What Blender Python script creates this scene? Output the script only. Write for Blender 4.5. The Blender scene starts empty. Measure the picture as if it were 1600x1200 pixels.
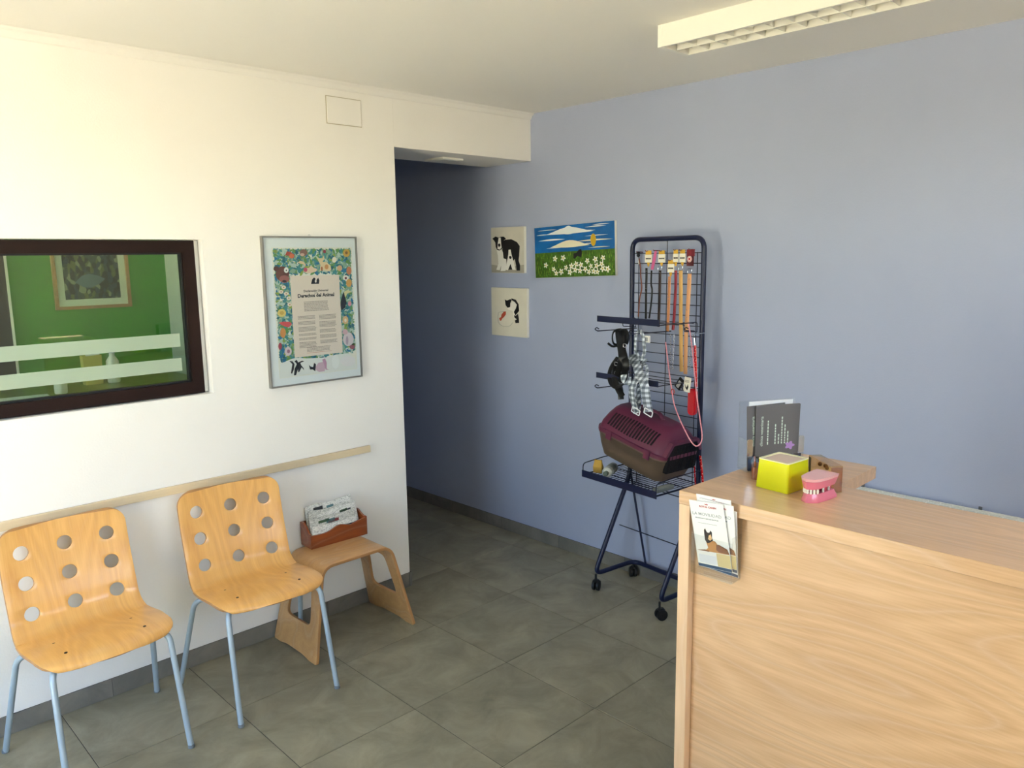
import bpy, bmesh, math, random
from mathutils import Vector, Matrix
random.seed(7)
scene = bpy.context.scene
COL = scene.collection
PI = math.pi
H = 2.565          # room height
W = 0.9716         # x of the blue wall (white wall is the plane y = 0)

# ------------------------------------------------------------------ camera
F_PX, YAW, PITCH, ROLL = 1221.6, 0.80053, 0.16116, -0.01419
CAM = Vector((-2.392, -3.2828, 1.7544))
_f = Vector((math.cos(YAW)*math.cos(PITCH), math.sin(YAW)*math.cos(PITCH), -math.sin(PITCH)))
_r = Vector((math.sin(YAW), -math.cos(YAW), 0)); _u = _r.cross(_f)
_c, _s = math.cos(ROLL), math.sin(ROLL)
RIGHT, UP, FWD = _c*_r + _s*_u, -_s*_r + _c*_u, _f
cd = bpy.data.cameras.new('camera'); cam = bpy.data.objects.new('camera', cd); COL.objects.link(cam)
cd.sensor_fit = 'HORIZONTAL'; cd.sensor_width = 36; cd.lens = F_PX/1600*36; cd.clip_start = 0.05
m = Matrix((RIGHT, UP, -FWD)).transposed().to_4x4(); m.translation = CAM
cam.matrix_world = m
scene.camera = cam

def ray(px, py):
    return RIGHT*((px-800)/F_PX) - UP*((py-600)/F_PX) + FWD
def hit(px, py, axis, v):
    d = ray(px, py); t = (v-CAM[axis])/d[axis]
    return CAM + d*t

# ------------------------------------------------------------------ light: sky and sun through the street windows and an added fill window
scene.view_settings.view_transform = 'Standard'; scene.view_settings.look = 'None'
scene.view_settings.gamma = 1.0; scene.view_settings.use_curve_mapping = False
scene.view_settings.exposure = 1.18
scene.cycles.transparent_max_bounces = 32
world = bpy.data.worlds.new('sky'); scene.world = world; world.use_nodes = True
wn = world.node_tree; bgn = wn.nodes['Background']
sky = wn.nodes.new('ShaderNodeTexSky'); sky.sky_type = 'NISHITA'; sky.sun_disc = False
sky.sun_elevation = math.radians(52); sky.sun_rotation = math.radians(180)
sky.air_density = 1.0; sky.dust_density = 1.0
wn.links.new(sky.outputs[0], bgn.inputs[0]); bgn.inputs[1].default_value = 0.78
sd = bpy.data.lights.new('sun', 'SUN'); sd.energy = 30.0; sd.angle = math.radians(.6); sd.color = (1, .93, .78)
so = bpy.data.objects.new('sun', sd); COL.objects.link(so)
so.rotation_euler = Vector((-.22, .62, -.75)).to_track_quat('-Z', 'Y').to_euler()
XW, YB = -3.3, -5.0      # street facade and back wall
# street windows: (y0, y1, z0, z1) in the facade x = XW ; (x0,x1,z0,z1) for the added fill window in the back wall
FACADE = [(-1.95, -0.6, 0.12, 2.42)]
GREENWIN = [(0.45, 1.45, 0.5, 2.4)]
FILLWIN = [(-2.7, 0.2, 1.86, 2.52)]  # unseen high window, added to fill light onto the white wall
def portal(loc, rot, sx, sy):
    l = bpy.data.lights.new('window_portal', 'AREA'); l.shape = 'RECTANGLE'; l.size = sx; l.size_y = sy
    l.cycles.is_portal = True
    o = bpy.data.objects.new('window_portal', l); COL.objects.link(o); o.location = loc; o.rotation_euler = rot
for y0, y1, z0, z1 in FACADE + GREENWIN:
    portal((XW-.1, (y0+y1)/2, (z0+z1)/2), (0, -PI/2, 0), z1-z0, y1-y0)
for x0, x1, z0, z1 in FILLWIN:
    portal(((x0+x1)/2, YB-.1, (z0+z1)/2), (PI/2, 0, 0), x1-x0, z1-z0)

# ------------------------------------------------------------------ materials
def srgb(r, g, b):
    f = lambda c: (c/255)/12.92 if c/255 <= .04045 else ((c/255+.055)/1.055)**2.4
    return (f(r), f(g), f(b), 1)
MATS = {}
def mat(name, col, rough=.5, metal=0, noise=0, nscale=8, bump=0, bscale=60, coat=0, spec=.5, trans=0, ior=1.45, alpha=1):
    if name in MATS: return MATS[name]
    m = bpy.data.materials.new(name); m.use_nodes = True; nt = m.node_tree; b = nt.nodes['Principled BSDF']
    c = srgb(*col)
    b.inputs['Base Color'].default_value = c; b.inputs['Roughness'].default_value = rough
    b.inputs['Metallic'].default_value = metal; b.inputs['Coat Weight'].default_value = coat
    b.inputs['Coat Roughness'].default_value = .12
    b.inputs['Specular IOR Level'].default_value = spec; b.inputs['Transmission Weight'].default_value = trans
    b.inputs['IOR'].default_value = ior; b.inputs['Alpha'].default_value = alpha
    tc = nt.nodes.new('ShaderNodeTexCoord')
    if noise:
        n = nt.nodes.new('ShaderNodeTexNoise'); n.inputs['Scale'].default_value = nscale; n.inputs['Detail'].default_value = 6
        nt.links.new(tc.outputs['Object'], n.inputs['Vector'])
        mr = nt.nodes.new('ShaderNodeMapRange'); mr.inputs[1].default_value = .3; mr.inputs[2].default_value = .7
        mr.inputs[3].default_value = 1-noise; mr.inputs[4].default_value = 1+noise
        nt.links.new(n.outputs['Fac'], mr.inputs[0])
        mx = nt.nodes.new('ShaderNodeVectorMath'); mx.operation = 'SCALE'; mx.inputs[0].default_value = c[:3]
        nt.links.new(mr.outputs[0], mx.inputs['Scale']); nt.links.new(mx.outputs[0], b.inputs['Base Color'])
    if bump:
        n2 = nt.nodes.new('ShaderNodeTexNoise'); n2.inputs['Scale'].default_value = bscale; n2.inputs['Detail'].default_value = 4
        nt.links.new(tc.outputs['Object'], n2.inputs['Vector'])
        bp = nt.nodes.new('ShaderNodeBump'); bp.inputs['Strength'].default_value = bump; bp.inputs['Distance'].default_value = .004
        nt.links.new(n2.outputs['Fac'], bp.inputs['Height']); nt.links.new(bp.outputs[0], b.inputs['Normal'])
    MATS[name] = m; return m

def wood(name, light, dark, axis='X', rough=.35, coat=.3, ring=9, fibre=140, amount=.6, stretch=14, fold=False, streak=.3, rings=16, elong=4):
    """plain sawn grain: distorted bands with long arches plus fine fibres along the given axis"""
    if name in MATS: return MATS[name]
    m = bpy.data.materials.new(name); m.use_nodes = True; nt = m.node_tree; b = nt.nodes['Principled BSDF']
    L = nt.links; N = nt.nodes
    tc = N.new('ShaderNodeTexCoord'); src = tc.outputs['Object']
    if fold:            # bent sheet: the grain follows the bend, z - y runs along it
        sx_ = N.new('ShaderNodeSeparateXYZ'); L.new(src, sx_.inputs[0]); sb_ = N.new('ShaderNodeMath'); sb_.operation = 'SUBTRACT'
        L.new(sx_.outputs[2], sb_.inputs[0]); L.new(sx_.outputs[1], sb_.inputs[1])
        cb_ = N.new('ShaderNodeCombineXYZ'); L.new(sx_.outputs[0], cb_.inputs[0]); L.new(sb_.outputs[0], cb_.inputs[2]); src = cb_.outputs[0]
    def mapped(sc):
        mp = N.new('ShaderNodeMapping')
        mp.inputs['Scale'].default_value = sc; L.new(src, mp.inputs[0]); return mp
    i = 'XYZ'.index(axis)
    s1 = [1, 1, 1]; s1[i] = 1/stretch*elong
    n1 = N.new('ShaderNodeTexNoise'); n1.inputs['Scale'].default_value = ring*.5; n1.inputs['Detail'].default_value = 1.5
    L.new(mapped(s1).outputs[0], n1.inputs[0])
    mu = N.new('ShaderNodeMath'); mu.operation = 'MULTIPLY'; mu.inputs[1].default_value = rings; L.new(n1.outputs['Fac'], mu.inputs[0])
    fr = N.new('ShaderNodeMath'); fr.operation = 'PINGPONG'; fr.inputs[1].default_value = 1; L.new(mu.outputs[0], fr.inputs[0])
    s2 = [1, 1, 1]; s2[i] = 1/stretch/2
    n2 = N.new('ShaderNodeTexNoise'); n2.inputs['Scale'].default_value = fibre; n2.inputs['Detail'].default_value = 3
    L.new(mapped(s2).outputs[0], n2.inputs[0])
    s3 = [1, 1, 1]; s3[i] = 1/stretch
    n3 = N.new('ShaderNodeTexNoise'); n3.inputs['Scale'].default_value = ring*3; n3.inputs['Detail'].default_value = 3
    L.new(mapped(s3).outputs[0], n3.inputs[0])
    a1 = N.new('ShaderNodeMath'); a1.operation = 'MULTIPLY_ADD'; a1.inputs[1].default_value = .35; L.new(fr.outputs[0], a1.inputs[0])
    a2 = N.new('ShaderNodeMath'); a2.operation = 'MULTIPLY_ADD'; a2.inputs[1].default_value = .55; L.new(n2.outputs['Fac'], a2.inputs[0])
    a3 = N.new('ShaderNodeMath'); a3.operation = 'MULTIPLY'; a3.inputs[1].default_value = .45; L.new(n3.outputs['Fac'], a3.inputs[0])
    L.new(a3.outputs[0], a2.inputs[2]); L.new(a2.outputs[0], a1.inputs[2])
    mr = N.new('ShaderNodeMapRange'); mr.inputs[1].default_value = .42; mr.inputs[2].default_value = .95
    mr.inputs[3].default_value = 0; mr.inputs[4].default_value = amount; L.new(a1.outputs[0], mr.inputs[0])
    mx = N.new('ShaderNodeMixRGB'); mx.inputs[1].default_value = srgb(*light); mx.inputs[2].default_value = srgb(*dark)
    L.new(mr.outputs[0], mx.inputs[0])
    pw_ = N.new('ShaderNodeMath'); pw_.operation = 'POWER'; pw_.inputs[1].default_value = 6; L.new(fr.outputs[0], pw_.inputs[0])
    ps_ = N.new('ShaderNodeMath'); ps_.operation = 'MULTIPLY'; ps_.inputs[1].default_value = streak; L.new(pw_.outputs[0], ps_.inputs[0])
    m2 = N.new('ShaderNodeMixRGB'); m2.inputs[2].default_value = srgb(*[min(255, int(c+(255-c)*.35)) for c in light]); L.new(ps_.outputs[0], m2.inputs[0]); L.new(mx.outputs[0], m2.inputs[1])
    L.new(m2.outputs[0], b.inputs['Base Color'])
    b.inputs['Roughness'].default_value = rough; b.inputs['Coat Weight'].default_value = coat; b.inputs['Coat Roughness'].default_value = .2
    MATS[name] = m; return m

def clear(name, tint=(255, 255, 255), refl=.08, rough=.02):
    """thin clear sheet: transparent with a mirror reflection that follows the angle"""
    if name in MATS: return MATS[name]
    m = bpy.data.materials.new(name); m.use_nodes = True; nt = m.node_tree
    nt.nodes.remove(nt.nodes['Principled BSDF']); out = nt.nodes['Material Output']
    t = nt.nodes.new('ShaderNodeBsdfTransparent'); t.inputs[0].default_value = srgb(*tint)
    g = nt.nodes.new('ShaderNodeBsdfGlossy'); g.inputs['Roughness'].default_value = rough
    lw = nt.nodes.new('ShaderNodeLayerWeight'); lw.inputs[0].default_value = .5
    pw_ = nt.nodes.new('ShaderNodeMath'); pw_.operation = 'POWER'; pw_.inputs[1].default_value = 4; nt.links.new(lw.outputs['Facing'], pw_.inputs[0])
    ad = nt.nodes.new('ShaderNodeMath'); ad.operation = 'MULTIPLY_ADD'; ad.inputs[1].default_value = .7; ad.inputs[2].default_value = .035+refl; ad.use_clamp = True
    nt.links.new(pw_.outputs[0], ad.inputs[0])
    mx = nt.nodes.new('ShaderNodeMixShader'); nt.links.new(ad.outputs[0], mx.inputs[0])
    nt.links.new(t.outputs[0], mx.inputs[1]); nt.links.new(g.outputs[0], mx.inputs[2]); nt.links.new(mx.outputs[0], out.inputs[0])
    MATS[name] = m; return m

def speckle(name, cols, scale=120, rough=.5, stretch=(1, 1, 1)):
    """print of small irregular patches in several colours (voronoi cells through a stepped ramp)"""
    if name in MATS: return MATS[name]
    m = bpy.data.materials.new(name); m.use_nodes = True; nt = m.node_tree; b = nt.nodes['Principled BSDF']
    tc = nt.nodes.new('ShaderNodeTexCoord'); mp = nt.nodes.new('ShaderNodeMapping'); mp.inputs['Scale'].default_value = stretch
    n0 = nt.nodes.new('ShaderNodeTexNoise'); n0.inputs['Scale'].default_value = scale*.6
    v = nt.nodes.new('ShaderNodeTexVoronoi'); v.inputs['Scale'].default_value = scale
    mix = nt.nodes.new('ShaderNodeMixRGB'); mix.inputs[0].default_value = .02
    nt.links.new(tc.outputs['Object'], mp.inputs[0]); nt.links.new(mp.outputs[0], n0.inputs[0])
    nt.links.new(mp.outputs[0], mix.inputs[1]); nt.links.new(n0.outputs['Color'], mix.inputs[2])
    nt.links.new(mix.outputs[0], v.inputs['Vector'])
    sp = nt.nodes.new('ShaderNodeSeparateColor'); nt.links.new(v.outputs['Color'], sp.inputs[0])
    cr = nt.nodes.new('ShaderNodeValToRGB'); cr.color_ramp.interpolation = 'CONSTANT'
    e = cr.color_ramp.elements
    for k, c in enumerate(cols):
        el = e[k] if k < 2 else e.new(k/len(cols))
        el.position = k/len(cols); el.color = srgb(*c)
    nt.links.new(sp.outputs[0], cr.inputs[0]); nt.links.new(cr.outputs[0], b.inputs['Base Color'])
    b.inputs['Roughness'].default_value = rough
    MATS[name] = m; return m

def tile_mat(name, c1, c2, rough=.42):
    if name in MATS: return MATS[name]
    m = bpy.data.materials.new(name); m.use_nodes = True; nt = m.node_tree; b = nt.nodes['Principled BSDF']; L = nt.links; N = nt.nodes
    tc = N.new('ShaderNodeTexCoord'); oi = N.new('ShaderNodeObjectInfo')
    cx = N.new('ShaderNodeVectorMath'); cx.operation = 'SCALE'; cx.inputs['Scale'].default_value = 37
    cb = N.new('ShaderNodeCombineXYZ'); L.new(oi.outputs['Random'], cb.inputs[0]); L.new(oi.outputs['Random'], cb.inputs[2])
    L.new(cb.outputs[0], cx.inputs[0])
    ad = N.new('ShaderNodeVectorMath'); L.new(tc.outputs['Object'], ad.inputs[0]); L.new(cx.outputs[0], ad.inputs[1])
    n1 = N.new('ShaderNodeTexNoise'); n1.inputs['Scale'].default_value = 5; n1.inputs['Detail'].default_value = 9; n1.inputs['Roughness'].default_value = .65
    n1.inputs['Distortion'].default_value = .6
    L.new(ad.outputs[0], n1.inputs[0])
    cr = N.new('ShaderNodeMapRange'); cr.inputs[1].default_value = .32; cr.inputs[2].default_value = .72; L.new(n1.outputs['Fac'], cr.inputs[0])
    mx = N.new('ShaderNodeMixRGB'); mx.inputs[1].default_value = srgb(*c1); mx.inputs[2].default_value = srgb(*c2); L.new(cr.outputs[0], mx.inputs[0])
    hs = N.new('ShaderNodeHueSaturation'); vr = N.new('ShaderNodeMapRange'); vr.inputs[3].default_value = .93; vr.inputs[4].default_value = 1.07
    L.new(oi.outputs['Random'], vr.inputs[0]); L.new(vr.outputs[0], hs.inputs['Value']); L.new(mx.outputs[0], hs.inputs['Color'])
    L.new(hs.outputs[0], b.inputs['Base Color'])
    rr = N.new('ShaderNodeMapRange'); rr.inputs[3].default_value = rough-.08; rr.inputs[4].default_value = rough+.1
    L.new(n1.outputs['Fac'], rr.inputs[0]); L.new(rr.outputs[0], b.inputs['Roughness'])
    bp = N.new('ShaderNodeBump'); bp.inputs['Strength'].default_value = .08; bp.inputs['Distance'].default_value = .003
    L.new(n1.outputs['Fac'], bp.inputs['Height']); L.new(bp.outputs[0], b.inputs['Normal'])
    MATS[name] = m; return m

M_WHITE = mat('white_paint', (242, 240, 235), .75, noise=.012, nscale=3, bump=.12, bscale=140)
M_CEIL = mat('ceiling_paint', (238, 236, 231), .8, bump=.05, bscale=140)
M_BLUE = mat('blue_paint', (167, 176, 202), .6, noise=.02, nscale=2, bump=.15, bscale=130)
M_GREEN = mat('green_paint', (88, 160, 62), .7, bump=.1, bscale=140)
M_TILE = tile_mat('stone_tile', (118, 115, 98), (160, 155, 134))
M_SKIRT = tile_mat('skirting_stone', (104, 102, 96), (136, 132, 122), .5)
M_GROUT = mat('grout', (70, 68, 62), .9)
M_PLY = wood('birch_plywood', (226, 184, 124), (196, 146, 84), 'Z', .3, .5, 9, 160, .6, 10)
M_PLYX = wood('beech_plywood', (205, 160, 106), (168, 122, 72), 'X', .38, .3, 9, 160, .6, 12)
M_PLYEDGE = mat('plywood_edge', (178, 132, 84), .5)
M_OAK = wood('oak_laminate', (220, 184, 146), (186, 146, 106), 'Y', .32, .25, 6, 190, .8, 10, False, .32, 46, 1.6)
M_OAKX = wood('oak_laminate_end', (220, 184, 146), (186, 146, 106), 'X', .32, .25, 6, 190, .8, 10, False, .32, 46, 1.6)
M_OAKZ = wood('oak_edge', (232, 200, 166), (206, 166, 126), 'Z', .4, .15, 8, 150, .6, 16)
M_RAIL = wood('pale_ash', (224, 206, 172), (204, 182, 144), 'X', .5, .1, 8, 160, .5, 14)
M_CHERRY = wood('cherry_wood', (150, 74, 32), (108, 46, 18), 'X', .3, .4, 9, 160, .7, 12)
M_STEEL = mat('grey_blue_steel', (166, 184, 198), .35, .25)
M_NAVY = mat('navy_enamel', (15, 23, 56), .35, 0, coat=.1)
M_WIRE = mat('navy_wire', (16, 20, 44), .35)
M_BLACK = mat('black_rubber', (18, 18, 19), .5)
M_BROWN = mat('dark_brown_frame', (34, 17, 11), .55, spec=.25)
M_PLASTIC = mat('white_enamel', (240, 238, 228), .35)
M_CHROME = mat('chrome', (205, 208, 212), .15, 1)
M_BRASS = mat('brass', (206, 172, 92), .25, 1)
M_GLASS = clear('window_glass', (222, 232, 222), .03)
M_FROST = mat('frosted_film', (196, 212, 190), .7, alpha=.55)
M_ACRYL = clear('clear_acrylic', (252, 253, 253), .02)
M_PAPER = mat('white_paper', (242, 243, 243), .7)
M_INK = mat('black_ink', (26, 24, 24), .7)

# ------------------------------------------------------------------ mesh helpers
def box(bm, x0, x1, y0, y1, z0, z1, mtx=None):
    vs = [bm.verts.new((x, y, z)) for z in (z0, z1) for y in (y0, y1) for x in (x0, x1)]
    if mtx: bmesh.ops.transform(bm, matrix=mtx, verts=vs)
    for f in ((0, 2, 3, 1), (4, 5, 7, 6), (0, 1, 5, 4), (2, 6, 7, 3), (0, 4, 6, 2), (1, 3, 7, 5)):
        bm.faces.new([vs[i] for i in f])
    return vs
def rbox(x0, x1, y0, y1, z0, z1, r=.003, seg=2):
    bm = bmesh.new(); box(bm, x0, x1, y0, y1, z0, z1)
    bmesh.ops.bevel(bm, geom=bm.edges[:], offset=r, segments=seg, affect='EDGES', profile=.6)
    return bm
def nb(): return bmesh.new()
def tube(bm, pts, r, n=10, closed=False, cap=True, flat=None):
    """sweep a circle (or an ellipse: flat=(ra, rb, up)) along a polyline"""
    pts = [Vector(p) for p in pts]; k = len(pts); rings = []
    prev = None
    for i, p in enumerate(pts):
        if closed: t = (pts[(i+1) % k]-pts[i-1])
        else: t = (pts[min(i+1, k-1)]-pts[max(i-1, 0)])
        t.normalize()
        if prev is None:
            a = Vector(flat[2]) if flat else (Vector((0, 0, 1)) if abs(t.z) < .9 else Vector((1, 0, 0)))
            a = (a-t*a.dot(t)).normalized()
        else:
            a = prev-t*prev.dot(t)
            a = a.normalized() if a.length > 1e-6 else t.orthogonal().normalized()
        prev = a; b = t.cross(a)
        ra = r[i] if isinstance(r, (list, tuple)) else r
        r1, r2 = (flat[0], flat[1]) if flat else (ra, ra)
        rings.append([bm.verts.new(p+a*(r1*math.cos(2*PI*j/n))+b*(r2*math.sin(2*PI*j/n))) for j in range(n)])
    m_ = k if closed else k-1
    for i in range(m_):
        A, B = rings[i], rings[(i+1) % k]
        for j in range(n): bm.faces.new((A[j], A[(j+1) % n], B[(j+1) % n], B[j]))
    if cap and not closed:
        bm.faces.new(rings[0][::-1]); bm.faces.new(rings[-1])
def fillet(pts, r, n=6):
    pts = [Vector(p) for p in pts]; out = [pts[0]]
    for i in range(1, len(pts)-1):
        p, a, b = pts[i], pts[i-1], pts[i+1]
        d1, d2 = (a-p), (b-p); rr = min(r, d1.length*.49, d2.length*.49)
        s, e = p+d1.normalized()*rr, p+d2.normalized()*rr
        for k in range(n+1):
            t = k/n; out.append((s*(1-t)+p*t)*(1-t)+(p*(1-t)+e*t)*t)
    out.append(pts[-1]); return out
def spline(pts, n=8, closed=False):
    pts = [Vector(p) for p in pts]; k = len(pts); out = []
    for i in range(k if closed else k-1):
        g = (lambda j: pts[j % k]) if closed else (lambda j: pts[max(0, min(k-1, j))])
        a, b, c, d = g(i-1), g(i), g(i+1), g(i+2)
        for q in range(n):
            t = q/n
            out.append(.5*((2*b)+(c-a)*t+(2*a-5*b+4*c-d)*t*t+(3*b-a-3*c+d)*t**3))
    if not closed: out.append(pts[-1])
    return out
def prism(bm, poly, z0, z1, holes=None):
    """flat polygon in xy pulled from z0 to z1"""
    n = len(poly)
    area = sum(poly[i][0]*poly[(i+1) % n][1]-poly[(i+1) % n][0]*poly[i][1] for i in range(n))
    if area < 0: poly = poly[::-1]
    lo = [bm.verts.new((p[0], p[1], z0)) for p in poly]; hi = [bm.verts.new((p[0], p[1], z1)) for p in poly]
    bm.faces.new(lo[::-1]); bm.faces.new(hi)
    for i in range(n): bm.faces.new((lo[i], lo[(i+1) % n], hi[(i+1) % n], hi[i]))
def ring_prism(bm, outer, inner, z0, z1):
    """closed band between two outlines with equal point counts"""
    n = len(outer)
    A = [bm.verts.new((*p[:2], z0)) for p in outer]; B = [bm.verts.new((*p[:2], z1)) for p in outer]
    C = [bm.verts.new((*p[:2], z0)) for p in inner]; D = [bm.verts.new((*p[:2], z1)) for p in inner]
    for i in range(n):
        j = (i+1) % n
        bm.faces.new((A[i], A[j], B[j], B[i])); bm.faces.new((C[j], C[i], D[i], D[j]))
        bm.faces.new((B[i], B[j], D[j], D[i])); bm.faces.new((A[j], A[i], C[i], C[j]))
def rrect(w, h, r, n=5, cx=0, cy=0):
    out = []
    for sx, sy, a0 in ((1, 1, 0), (-1, 1, PI/2), (-1, -1, PI), (1, -1, 3*PI/2)):
        for k in range(n+1):
            a = a0+PI/2*k/n
            out.append((cx+sx*(w/2-r)+r*math.cos(a), cy+sy*(h/2-r)+r*math.sin(a)))
    return out
def circle(cx, cy, r, n=20, ry=None):
    return [(cx+r*math.cos(2*PI*k/n), cy+(ry or r)*math.sin(2*PI*k/n)) for k in range(n)]
def loft(bm, secs, cap0=True, cap1=True):
    rings = [[bm.verts.new(p) for p in s] for s in secs]; n = len(rings[0])
    for A, B in zip(rings, rings[1:]):
        for j in range(n): bm.faces.new((A[j], A[(j+1) % n], B[(j+1) % n], B[j]))
    if cap0: bm.faces.new(rings[0][::-1])
    if cap1: bm.faces.new(rings[-1])
def lathe(bm, prof, n=20, c=(0, 0, 0)):
    secs = [[(c[0]+r*math.cos(2*PI*k/n), c[1]+r*math.sin(2*PI*k/n), c[2]+z) for k in range(n)] for r, z in prof]
    loft(bm, secs)

def obj(name, bm, material, parent=None, smooth=False, normals=True):
    me = bpy.data.meshes.new(name)
    if isinstance(bm, bpy.types.Mesh): me = bm
    else:
        if normals: bmesh.ops.recalc_face_normals(bm, faces=bm.faces[:])
        if smooth:
            for f in bm.faces: f.smooth = True
            for e in bm.edges:
                if len(e.link_faces) == 2 and e.calc_face_angle(0) > math.radians(38): e.smooth = False
        bm.to_mesh(me); bm.free()
    if not me.materials and material: me.materials.append(material)
    o = bpy.data.objects.new(name, me); COL.objects.link(o)
    if parent: o.parent = parent
    return o
def tag(o, label, cat, group=None, kind=None):
    o['label'] = label; o['category'] = cat
    if group: o['group'] = group
    if kind: o['kind'] = kind
    return o
def thing(name, label, cat, loc=(0, 0, 0), rz=0, group=None, mtx=None):
    o = bpy.data.objects.new(name, None); COL.objects.link(o); o.empty_display_size = .05
    if mtx is not None: o.matrix_world = mtx
    else: o.location = loc; o.rotation_euler = (0, 0, rz)
    return tag(o, label, cat, group)
def struct(name, bm, material, parent=None, label=None, **k):
    o = obj(name, bm, material, parent, **k)
    if not parent: o['kind'] = 'structure'
    if label: o['label'] = label
    return o
def copy_tree(o, parent=None):
    c = o.copy(); COL.objects.link(c); c.parent = parent
    for ch in [x for x in COL.objects if x.parent == o]: copy_tree(ch, c)
    return c
def wallplane(origin, right, up, out):
    m = Matrix((Vector(right), Vector(up), Vector(out))).transposed().to_4x4(); m.translation = origin
    return m
def on_plane(mtx, px, py, depth=0):
    """a pixel's direction met with the plane of a flat thing, in the thing's own coordinates"""
    o = mtx @ Vector((0, 0, depth)); n = mtx.to_3x3() @ Vector((0, 0, 1)); d = ray(px, py)
    p = CAM+d*((o-CAM).dot(n)/d.dot(n))
    q = mtx.inverted() @ p
    return (q.x, q.y)
def text(name, s, size, material, parent, x, y, z, align='CENTER', rot=0, ext=.0002, sx=1, bold=0):
    cu = bpy.data.curves.new(name, 'FONT'); cu.body = s; cu.size = size; cu.align_x = align; cu.align_y = 'CENTER'; cu.extrude = ext
    cu.resolution_u = 2; cu.offset = bold
    t = bpy.data.objects.new(name, cu); COL.objects.link(t)
    bpy.context.view_layer.update()
    me = bpy.data.meshes.new_from_object(t.evaluated_get(bpy.context.evaluated_depsgraph_get()))
    bpy.data.objects.remove(t)
    me.materials.clear(); me.materials.append(material)
    o = bpy.data.objects.new(name, me); COL.objects.link(o); o.parent = parent
    o.location = (x, y, z); o.rotation_euler = (0, 0, rot); o.scale = (sx, 1, 1)
    return o

# ================================================================== STRUCTURE
T = .12
P = .5015; GX0, GY0 = 0.3005, -0.4635          # floor tile joints from the photograph
YE, XG = 3.3, -0.56                           # corridor end, right wall of the green room
fl = nb(); box(fl, XW-T, W+T, YB-T, YE+T, -.12, -.0022)
floor = struct('floor', fl, M_GROUT)
bm = nb(); box(bm, -P/2+.0014, P/2-.0014, -P/2+.0014, P/2-.0014, -.002, 0)
bmesh.ops.bevel(bm, geom=[e for e in bm.edges if all(v.co.z > -.001 for v in e.verts)], offset=.0012, segments=1, affect='EDGES')
tile0 = None
x = GX0+P/2-P*10
while x < W+P/2:
    y = GY0+P/2-P*10
    while y < YE+P/2:
        inroom = (XW-P/2 < x < W+P/2 and YB-P/2 < y < .25) or (x > -.2 and y > 0)
        if inroom:
            if tile0 is None: t = tile0 = obj('floor_tile', bm, M_TILE, floor)
            else:
                t = tile0.copy(); COL.objects.link(t)
            # tiles are cut at the walls
            t.location = (x, y, 0)
        y += P
    x += P
def wall_boxes(name, parts, m):
    b = nb()
    for p in parts: box(b, *p)
    return struct(name, b, m)
# white wall with the inner window; window opening in wall coordinates
WX0, WX1, WZ0, WZ1 = -2.45, -1.0, 1.193, 1.844
wall_boxes('wall_left', [(XW-T, WX0, 0, T, 0, H), (WX1, 0, 0, T, 0, H), (WX0, WX1, 0, T, 0, WZ0), (WX0, WX1, 0, T, WZ1, H)], M_WHITE)
ZH, BD = 2.302, .385
wall_boxes('wall_above_passage', [(0.0005, W, 0, BD, ZH, H)], M_WHITE)
wall_boxes('wall_right', [(W, W+T, YB-T, YE+T, 0, H)], M_BLUE)
wall_boxes('wall_passage_left', [(-T, -.0005, T, YE, 0, H)], M_BLUE)
wall_boxes('wall_passage_end', [(-T, W, YE, YE+T, 0, H)], M_BLUE)
def wall_with_openings_x(name, y0, y1, wins, m):
    parts = []; c = y0
    for a, b_, z0, z1 in sorted(wins):
        parts += [(XW-T, XW, c, a, 0, H), (XW-T, XW, a, b_, 0, z0), (XW-T, XW, a, b_, z1, H)]; c = b_
    parts.append((XW-T, XW, c, y1, 0, H)); return wall_boxes(name, parts, m)
wall_with_openings_x('wall_street', YB-T, 1.7, FACADE+GREENWIN, M_WHITE)
x0, x1, z0, z1 = FILLWIN[0]
wall_boxes('wall_back', [(XW, x0, YB-T, YB, 0, H), (x1, W, YB-T, YB, 0, H), (x0, x1, YB-T, YB, 0, z0), (x0, x1, YB-T, YB, z1, H)], M_WHITE)
wall_boxes('ceiling', [(XW-T, W+T, YB-T, YE+T, H, H+.15)], M_CEIL)
# green room behind the inner window
GYB = 1.6
wall_boxes('wall_green_room', [(XW-T, -.12-.001, GYB, GYB+.1, 0, H)], M_GREEN)
wall_boxes('wall_green_room_side', [(XG, XG+.08, T+.001, GYB, 0, H)], mat('pale_grey_paint', (205, 208, 198), .8))
gr = nb(); box(gr, XW-20, XW-T, -20, 16, -.12, -.05); box(gr, XW-T, 8, -20, YB-T, -.12, -.05)
struct('ground', gr, mat('street_paving', (232, 217, 186), .9, noise=.05, nscale=1))

# frames and panes of the street windows and the added fill window
def window(name, bmf, panes):
    w = struct(name, bmf, M_PLASTIC)
    for p in panes:
        b = nb(); box(b, *p); obj('pane', b, clear('street_glass', (250, 252, 252), .0), w)
    return w
wi = 2
for y0, y1, z0, z1 in FACADE+GREENWIN:
    b = nb(); xm = XW-.06; nm = 2
    for a, c in ((z0, z0+.05), (z1-.05, z1)): box(b, xm-.03, xm+.03, y0, y1, a, c)
    panes = []
    for k in range(nm+1):
        yy = y0+(y1-y0-.05)*k/nm; box(b, xm-.03, xm+.03, yy, yy+.05, z0+.05, z1-.05)
        if k < nm: panes.append((xm-.003, xm+.003, yy+.05, y0+(y1-y0-.05)*(k+1)/nm, z0+.05, z1-.05))
    window('window_%d' % wi, b, panes); wi += 1
x0, x1, z0, z1 = FILLWIN[0]; b = nb(); ym = YB-.06; panes = []
for a, c in ((z0, z0+.05), (z1-.05, z1)): box(b, x0, x1, ym-.03, ym+.03, a, c)
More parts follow.
